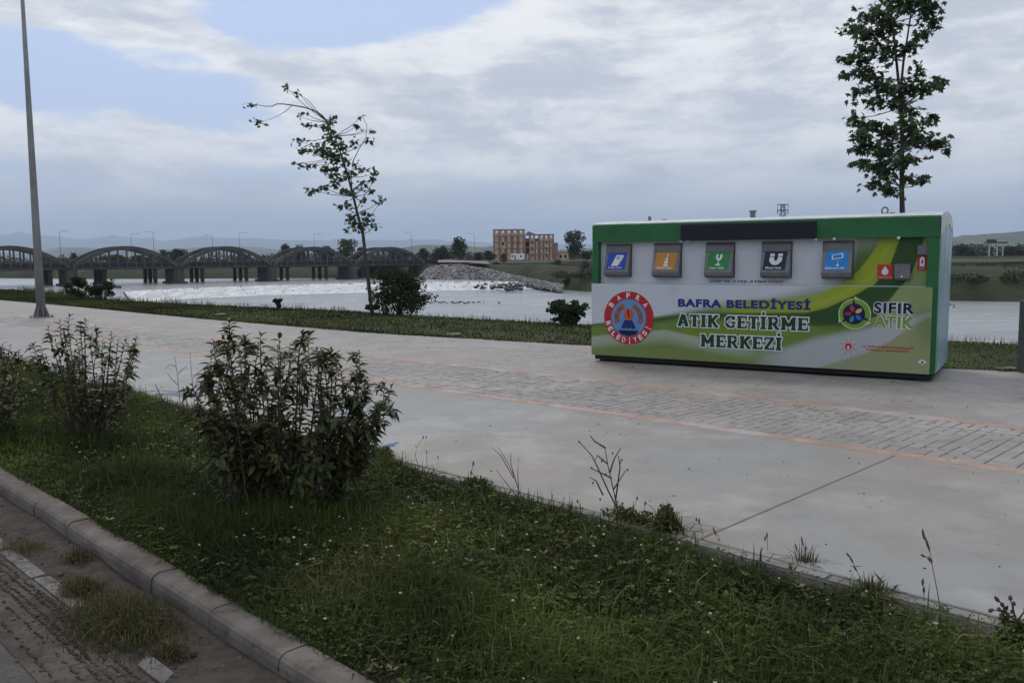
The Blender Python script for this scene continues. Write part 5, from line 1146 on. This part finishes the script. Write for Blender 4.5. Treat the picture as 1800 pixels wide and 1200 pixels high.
weed((1108, 1010), [[(1108, 1010), (1100, 960), (1086, 895), (1078, 860), (1068, 815), (1063, 785)], [(1063, 786), (1045, 775), (1037, 765)], [(1086, 895), (1068, 860), (1050, 820), (1040, 800), (1018, 776)], [(1060, 870), (1048, 845), (1036, 838)], [(1078, 860), (1085, 850), (1100, 826)], [(1072, 830), (1080, 805), (1092, 786)], [(1068, 815), (1050, 800), (1045, 812)], [(1082, 880), (1090, 820), (1087, 800)], [(1075, 840), (1055, 830), (1038, 822)]],
     [(1018, 776), (1063, 786), (1077, 796), (1090, 812), (1103, 825), (1058, 810), (1040, 822), (1042, 848), (1055, 877), (1065, 833), (1093, 808)], 'tall bare brown weed with many side twigs in front of the slab joint', r=.0055, headr=.007)
weed((932, 900), [[(932, 900), (915, 870), (903, 835), (892, 812), (876, 786)], [(903, 840), (880, 800), (865, 786)], [(908, 850), (898, 815), (898, 795)], [(912, 870), (910, 830), (912, 803)], [(915, 880), (895, 855), (872, 825)]], [], 'pale leafless weed between the two tall dry stalks on the verge', r=.004)
weed((738, 832), [[(738, 832), (730, 800), (733, 785), (744, 768)], [(752, 832), (750, 805), (750, 795)], [(768, 840), (770, 810)], [(786, 845), (790, 838), (796, 830)], [(775, 838), (778, 828), (780, 823)]], [(744, 768, .016), (749, 768, .014), (731, 783), (750, 794, .014), (770, 803, .016), (797, 829, .02, .7)], 'group of thin seed-headed weeds at the promenade edge right of the largest shrub', r=.003, headr=.006)
weed((830, 862), [[(830, 862), (827, 840), (832, 812)], [(842, 868), (843, 850), (845, 835)], [(856, 870), (857, 856)]], [(832, 814, .02), (828, 830, .018), (845, 838, .016), (826, 845, .018)], 'short leafy weed spike beside the slab edge', r=.004, headr=.009)
weed((1028, 905), [[(1028, 905), (1020, 888), (1015, 880)], [(1015, 908), (1013, 898)]], [(1015, 880, .014), (1013, 898, .01)], 'short forked weed just left of the tall bare weed', r=.003, headr=.008)
weed((1170, 925), [[(1170, 925), (1160, 915), (1150, 895), (1135, 882)], [(1125, 940), (1132, 900), (1134, 884)], [(1105, 935), (1110, 900), (1120, 875)], [(1180, 920), (1182, 915)], [(1104, 925), (1103, 895)]], [(1134, 884, .016), (1157, 904, .02), (1103, 898, .02), (1120, 875, .012), (1178, 916, .022, .9), (1145, 902, .012, .8)], 'cluster of curled seed stalks right of the tall bare weed', r=.0035, headr=.008)
weed((1262, 968), [[(1262, 968), (1264, 945), (1256, 930), (1252, 924)], [(1236, 940), (1230, 918), (1224, 910)]], [(1256, 934, .03, -.4), (1229, 915, .02), (1224, 912, .014), (1263, 950, .02, .3)], 'drooping grass heads in front of the dark slab joint', r=.002, headr=.006)
weed((1350, 985), [[(1350, 985), (1349, 950), (1348, 938)]], [(1348, 940, .02), (1345, 946, .016)], 'single thin weed with a small head left of the grass tuft', r=.002, headr=.006)
weed((1655, 1085), [[(1655, 1085), (1648, 1040), (1640, 1000), (1636, 975), (1623, 937)], [(1638, 990), (1628, 978), (1622, 975)]], [(1630, 955, .045, -.35), (1623, 938, .03, -.2), (1635, 982, .02, -.7), (1622, 976, .014, -1)], 'tallest grass stalk with a long seed head at lower right', r=.0028, headr=.007)
weed((1625, 1075), [[(1625, 1075), (1624, 1040), (1622, 1016)]], [(1622, 1022, .02), (1624, 1036, .018)], 'short seed stalk just left of the tallest grass stalk', r=.0025, headr=.007)
weed((1513, 1040), [[(1513, 1040), (1510, 1010), (1503, 995), (1490, 972)], [(1503, 996), (1494, 994)], [(1505, 995), (1516, 994)]], [(1496, 982, .03, -.5), (1503, 998, .02, -.5), (1490, 974, .014, -.5)], 'grass stalk with a bent head above the kerb at lower right', r=.0025, headr=.006)
weed((1567, 1060), [[(1567, 1060), (1563, 1040), (1553, 1025), (1535, 1002)], [(1564, 1042), (1570, 1035), (1578, 1028)], [(1545, 1050), (1538, 1030), (1530, 1020)]], [(1545, 1015, .04, -.7), (1560, 1038, .02, -.6), (1574, 1031, .02, .7), (1538, 1030, .03, -.4)], 'slanting foxtail stalks crossing the kerb at lower right', r=.0025, headr=.006)
weed((1795, 1120), [[(1795, 1120), (1786, 1090), (1780, 1070), (1776, 1050)], [(1785, 1090), (1770, 1078), (1758, 1072), (1742, 1072)], [(1770, 1078), (1760, 1060), (1752, 1050)], [(1786, 1095), (1800, 1075), (1806, 1065)], [(1780, 1075), (1782, 1062)]], [(1776, 1050, .014), (1782, 1060, .012), (1742, 1072, .014, 1), (1756, 1070, .012), (1752, 1052, .018, -.6), (1762, 1062, .012), (1772, 1080, .014), (1803, 1070, .014), (1760, 1084, .014)], 'spiny branching weed at the lower right corner of the verge', r=.005, headr=.011)
weed((322, 795), [[(322, 795), (305, 750), (292, 715), (273, 676)]], [(284, 680, .012)], 'dark leaning stick left of the largest shrub', name='dead_stick', r=.009, cat='stick', headr=.004)
weed((318, 735), [[(318, 735), (315, 690), (312, 660), (307, 625)], [(312, 676), (300, 664), (294, 655)], [(313, 657), (320, 650), (328, 643)], [(310, 645), (300, 640), (290, 648)]], [], 'thin bare twig left of the largest shrub', r=.005)
weed((345, 735), [[(345, 735), (340, 690), (337, 660), (334, 620)], [(340, 662), (355, 650), (364, 640)], [(342, 680), (350, 665)]], [], 'second thin bare twig touching the largest shrub', r=.005)
weed((335, 725), [[(335, 725), (328, 705), (321, 680)]], [], 'short dark stub beside the thin bare twigs', r=.008)
weed((1405, 985), [[(1405, 985), (1404, 970), (1398, 955)], [(1412, 990), (1414, 965), (1410, 945)], [(1420, 992), (1424, 975), (1430, 960)], [(1416, 990), (1417, 965), (1417, 958)], [(1430, 1005), (1436, 995), (1440, 985)]], [(1410, 950, .03, -.2), (1399, 960, .02, -.3), (1417, 968, .03, 0), (1434, 970, .015, .4)], 'upright grass tuft with dark heads standing against the slab', r=.003, headr=.006)

# ------------------------------------------------------------------ grass
def blades(S, T, Z, Hh, Wd, base_cols, bend=.5):
    n = len(S); P = np.c_[O2.x+U2.x*S+N2.x*T, O2.y+U2.y*S+N2.y*T, Z]; a = RNG.random(n)*2*PI; side = np.c_[np.cos(a), np.sin(a), np.zeros(n)]; fw_ = np.c_[-np.sin(a), np.cos(a), np.zeros(n)]
    bd_ = (RNG.random(n)**1.3*bend*1.5)[:, None]; H = Hh[:, None]; w_ = Wd[:, None]*.5
    p1 = P+np.array([0, 0, .55])*H+fw_*H*bd_*.25; p2 = P+np.array([0, 0, 1.])*H*(1-.35*bd_)+fw_*H*bd_*.8
    V = np.stack([P-side*w_, P+side*w_, p1+side*w_*.85, p1-side*w_*.85, p2+side*w_*.1, p2-side*w_*.1], 1).reshape(-1, 3)
    i = np.arange(n)[:, None]*6; F = np.concatenate([i+[0, 1, 2, 3], i+[3, 2, 4, 5]], 1).reshape(-1, 4)
    return V, F, np.repeat(base_cols, 6, 0)
def field(S, T, seed=0):
    r = np.random.default_rng(seed); v = np.zeros(len(S))
    for k in range(7):
        f_ = r.uniform(1., 7.); a = r.uniform(0, 2*PI); v += np.sin(f_*(S*math.cos(a)+T*math.sin(a))+r.uniform(0, 6))/(1+f_*.12)
    return v/3.2
def gcol(n, S, T, seed):
    f1, f2 = field(S, T, seed), field(S, T, seed+5); base = np.array([.066, .098, .023]); yel = np.array([.13, .15, .036]); brn_ = np.array([.12, .095, .05]); dk_ = np.array([.036, .052, .016])
    c = base*np.ones((n, 3)); a = np.clip(.2+f1*.6+RNG.normal(size=n)*.22, 0, 1)[:, None]; c = c*(1-a)+yel*a; b = np.clip(-f1*.6+RNG.normal(size=n)*.2, 0, .8)[:, None]; c = c*(1-b)+dk_*b
    d = np.clip(f2*.7-.4+RNG.normal(size=n)*.12, 0, .8)[:, None]; c = c*(1-d)+brn_*d; dry_ = RNG.random(n) < .035; c[dry_] = [.20, .165, .10]
    return c*(.5+.55*RNG.random((n, 1)))*(1+.35*np.clip(f1, -1, 1))[:, None]
def verge_grass(s0, s1, n, hk, wk, seed):
    S = s0+(s1-s0)*RNG.random(n); T = -2.52+(2.50)*RNG.random(n); f_ = field(S, T, 3); keep = RNG.random(n) < np.clip(.75+f_*.5, .25, 1); S, T = S[keep], T[keep]; n = len(S)
    f_ = field(S, T, 3); edge = np.clip((T+2.62)/.4, .45, 1)*np.where(S < 1.9, np.clip((.1-T)/.4, .3, 1), 1.0+.25*np.exp(-((T+.15)/.2)**2))
    H = (.045+.11*np.clip(f_+.45, 0, 1.6)+.12*RNG.random(n)**4)*hk*edge; Wd = (.004+.006*RNG.random(n)**2)*wk
    return blades(S, T, np.full(n, -.075)+.04*(T < -1.5), H, Wd, gcol(n, S, T, seed), 1.05)
def long_grass(n, s0, s1, seed):
    S = s0+(s1-s0)*RNG.random(n); T = -2.45+2.4*RNG.random(n); nc = n//14; cS = s0+(s1-s0)*RNG.random(nc); cT = -2.4+2.35*RNG.random(nc); i = RNG.integers(0, nc, n)
    S = cS[i]+RNG.normal(size=n)*.035; T = np.clip(cT[i]+RNG.normal(size=n)*.035, -2.5, .02); H = .11+.15*RNG.random(n)**1.5
    return blades(S, T, np.full(n, -.07), H, .005+.006*RNG.random(n), gcol(n, S, T, seed)*1.25, 1.25)
parts = [long_grass(9000, -2, 5.5, 1), long_grass(7000, 5.5, 13, 1), verge_grass(-2.2, 1.8, 62000, .85, 1, 1), verge_grass(1.8, 5.5, 85000, .95, 1.05, 1), verge_grass(5.5, 11, 60000, 1.15, 1.5, 1), verge_grass(11, 24, 40000, 1.1, 2.2, 1)]
def merge(ps):
    V = np.concatenate([p[0] for p in ps]); o = np.cumsum([0]+[len(p[0]) for p in ps[:-1]]); F = np.concatenate([p[1]+k for p, k in zip(ps, o)]); return V, F, np.concatenate([p[2] for p in ps])
V, F, c = merge(parts); arr_mesh('verge_grass', V, F, M['grass'], c)['kind'] = 'stuff'
# broad leaves: clover and plantain rosettes
def rosettes(n, s0, s1, size, seed):
    S = s0+(s1-s0)*RNG.random(n); T = -2.5+2.46*RNG.random(n); P = np.c_[O2.x+U2.x*S+N2.x*T, O2.y+U2.y*S+N2.y*T, -.05+.12*RNG.random(n)]; kk = 3; V = []; F = []; C = []
    col = gcol(n, S, T, seed)*1.1; a0 = RNG.random(n)*6.28; tilt = RNG.normal(size=(n, 2))*.35
    for k in range(kk):
        a = a0+k*2.094; d = np.c_[np.cos(a), np.sin(a), tilt[:, 0]]*size*(.7+.6*RNG.random((n, 1))); e = np.c_[-np.sin(a), np.cos(a), tilt[:, 1]]*size*.42
        V.append(np.stack([P, P+d*.6+e, P+d, P+d*.6-e], 1)); C.append(np.repeat(col, 4, 0).reshape(n, 4, 3))
    V = np.concatenate(V).reshape(-1, 3); return V, np.arange(len(V)).reshape(-1, 4), np.concatenate(C).reshape(-1, 3)
V, F, c = merge([rosettes(20000, -2, 5.5, .016, 1), rosettes(9000, 5.5, 14, .02, 1), rosettes(2200, -2, 8, .034, 2)]); arr_mesh('clover_leaves', V, F, M['grass'], c)['kind'] = 'stuff'
# clover flowers
cs = []
for k in range(480):
    s = random.uniform(-1.5, 12); t = random.uniform(-2.4, -.15)
    if random.random() > .3+.9*max(0, math.sin(s*1.3+t*2)*.5+.5)**2: continue
    p = W(s, t, -.03+random.uniform(.08, .15)); cs.append((p.x, p.y, p.z, random.uniform(.006, .0105)))
rocks('clover_flowers', cs, M['flower'])
# weeds in the gutter
# hedgerows and scrub too far off to count
def scrub(name, pts, n, h, dep, size, mt):
    C_s = []; R_s = []; P = resample(pts, 60)
    for x, y in P:
        k = random.uniform(.5, 1.2); C_s.append((x+random.uniform(-2, 2), y+random.uniform(0, dep), pts_z(x, y)+h*k*.4)); R_s.append((h*1.1, h*.8, h*k*.55))
    V, F = cards(C_s, R_s, n, size); arr_mesh(name, V, F, M[mt])['kind'] = 'stuff'
pts_z = lambda x, y: 0.2
scrub('hedgerow', [(-330, 420), (-150, 430), (0, 440), (60, 440)], 9000, 5.5, 30, .6, 'treeg')
scrub('hedgerow', [(160, 380), (230, 400), (330, 420)], 6000, 7, 40, .6, 'treeg')
scrub('hedgerow', [(-300, 900), (0, 900), (200, 900), (700, 850)], 9000, 9, 60, 1.1, 'treeg')
pts_z = lambda x, y: -2.6
scrub('bank_scrub', [(10, 186), (30, 163), (55, 145), (75, 133), (100, 126), (150, 100)], 14000, 2.0, 5, .22, 'treeg')
pts_z = lambda x, y: -1.
scrub('bank_scrub', [(20, 190), (45, 168), (70, 148), (100, 134)], 5000, 1.5, 6, .22, 'treem')
def tuft(px, py, n, r, h, label, seed, col, zg=-.115, wd=.004):
    b = gnd(px, py, zg); rel = Vector((b.x, b.y))-O2; s_, t_ = rel.dot(U2), rel.dot(N2); S = s_+RNG.normal(size=n)*r; T = t_+RNG.normal(size=n)*r*.55; kk = (T > -3.4) & (T < (-2.68 if zg < -.1 else .2)); S, T = S[kk], T[kk]; n = len(S)
    fall = np.exp(-(((S-s_)/(r*1.5))**2+((T-t_)/(r*.9))**2)); c0_ = np.array(col)*(.5+.9*RNG.random((n, 1))); dd_ = RNG.random(n) < .25; c0_[dd_] = np.array([.17, .13, .07])*(.6+.6*RNG.random((dd_.sum(), 1)))
    V, F, c = blades(S, T, np.full(n, zg), h*(.15+fall)*(.4+.7*RNG.random(n)), np.full(n, wd), c0_, 1.3); V = V-np.array(b[:])
    if wd >= .011:
        q = n//3; V, F, c = V[:q*6], F[(F < q*6).all(1)], c[:q*6]; sub_ = [(random.gauss(0, r*.8), random.gauss(0, r*.35), h*random.uniform(.15, .6)) for _ in range(9)]
        V2, F2 = cards(sub_, [(r*.5, r*.4, h*.38)]*9, int(n*1.3), .013+.006*(r > .3)); cc2 = np.repeat(np.array(col)*(.55+.9*RNG.random((int(n*1.3), 1))), 4, 0)
        R2 = V2.copy(); R2[:, 0] = V2[:, 0]*U2.x+V2[:, 1]*N2.x; R2[:, 1] = V2[:, 0]*U2.y+V2[:, 1]*N2.y
        F = np.concatenate([F, F2+len(V)]); V = np.concatenate([V, R2]); c = np.concatenate([c, cc2])
    o = arr_mesh('weed_tuft', V, F, M['grass'], c); o.location = b
    tag(o, label, 'weed', 'weed tufts growing in the gutter' if zg < -.1 else 'weed clumps in the verge')
tuft(215, 1095, 3800, .26, .15, 'largest ragged weed tuft, yellow green, between the kerb and the broken edging', 1, (.065, .07, .028))
tuft(145, 1040, 900, .12, .11, 'olive weed tuft in the gutter above the largest one', 2, (.07, .065, .03))
tuft(40, 965, 800, .14, .07, 'flat pale weed patch in the gutter at the left border', 3, (.13, .115, .06))
tuft(300, 1150, 380, .07, .10, 'small dark weed tuft under the kerb below the largest tuft', 4, (.06, .06, .03))
tuft(140, 985, 420, .09, .13, 'narrow weed tuft against the kerb face', 5, (.07, .07, .035))
for a in [(1172, 950, 1100, .12, .26, 'leafy green weed clump at the slab edge left of the dark joint', 11, (.06, .075, .022), -.08, .014),
          (1105, 935, 700, .11, .2, 'low leafy weed clump beneath the tall bare weed', 12, (.055, .07, .022), -.08, .014),
          (665, 815, 900, .16, .2, 'leafy weed clump at the slab edge right of the largest shrub', 13, (.075, .09, .028), -.07, .012),
          (835, 872, 700, .12, .2, 'weed clump around the short leafy weed spike', 14, (.075, .09, .028), -.07, .011),
          (1415, 1008, 500, .07, .19, 'dark grass clump at the foot of the upright grass tuft', 15, (.05, .06, .02), -.08, .007),
          (1535, 1062, 500, .09, .17, 'weed clump at the kerb below the slanting foxtails', 16, (.06, .075, .022), -.08, .009),
          (1790, 1130, 500, .08, .17, 'leafy weed clump below the spiny branching weed', 17, (.06, .08, .022), -.08, .014),
          (225, 715, 900, .22, .16, 'tall weed clump at the slab edge left of the blue paint scribble', 18, (.055, .07, .022), -.06, .011),
          (330, 745, 900, .2, .16, 'tall weed clump between the dead stick and the largest shrub', 19, (.06, .075, .024), -.06, .011),
          (30, 700, 1500, .45, .3, 'wide mass of dark weeds behind the shrub at the left border', 20, (.045, .058, .02), -.06, .016)]:
    tuft(*a)
for a in [(480, 542, 'tallest'), (845, 561, 'broad'), (897, 564, 'narrow'), (655, 548, 'dark')]:
    pass
# grass on the river bank
def bank_grass(n, s0, s1, lo, hi, hk, wk, z, seed):
    S = s0+(s1-s0)*RNG.random(n)**1.2; a = lo+(hi-lo)*RNG.random(n); f0 = np.array([FAR(s) for s in S]); f1 = np.array([CRE(s) for s in S]); T = f0+(f1-f0)*a; k = (1+.02*np.clip(S, 0, 60))
    H = (.07+.07*RNG.random(n))*hk*k*(.75+.4*field(S, T, 9)); Zb = np.interp(a, [0, .25, .6, .9, 1], [-.03, .02, .05, -.02, -.15]); return blades(S, T, Zb, H, np.full(n, .014)*wk*k, gcol(n, S*.4, T*.4, seed)*[.78, .70, .8], .6)
V, F, c = merge([bank_grass(80000, -6, 60, .0, 1.0, .45, 1, 0, 4), bank_grass(4500, -6, 60, .95, 1.06, 2., .6, 0, 6), bank_grass(9000, -6, 50, -.012, .03, .8, .8, 0, 6)]); arr_mesh('bank_grass', V, F, M['grass'], c)['kind'] = 'stuff'
rocks('gutter_debris', DEBRIS, mat('debris', (1, 1, 1), .95, attr=True), tint=(.12, .10, .085))
# crumbs and litter on the slabs
cs = []
for k in range(420):
    s = random.uniform(-1.5, 16); t = random.uniform(.1, 9); p = W(s, t, .002); cs.append((p.x, p.y, p.z, random.uniform(.003, .009)))
rocks('pavement_crumbs', cs, M['mud'])
# ------------------------------------------------------------------ haze
hb = MB(); hb.box(-26000, 26000, -3000, 27000, -75, 900)
hm_ = bpy.data.materials.new('haze'); hm_.use_nodes = True; nn = hm_.node_tree; nn.nodes.clear()
pv = nn.nodes.new('ShaderNodeVolumePrincipled'); pv.inputs['Density'].default_value = .0001; pv.inputs['Color'].default_value = (.66, .79, 1.0, 1); pv.inputs['Anisotropy'].default_value = .2
oo = nn.nodes.new('ShaderNodeOutputMaterial'); nn.links.new(pv.outputs[0], oo.inputs['Volume'])
hb.build('haze', hm_)['kind'] = 'stuff'
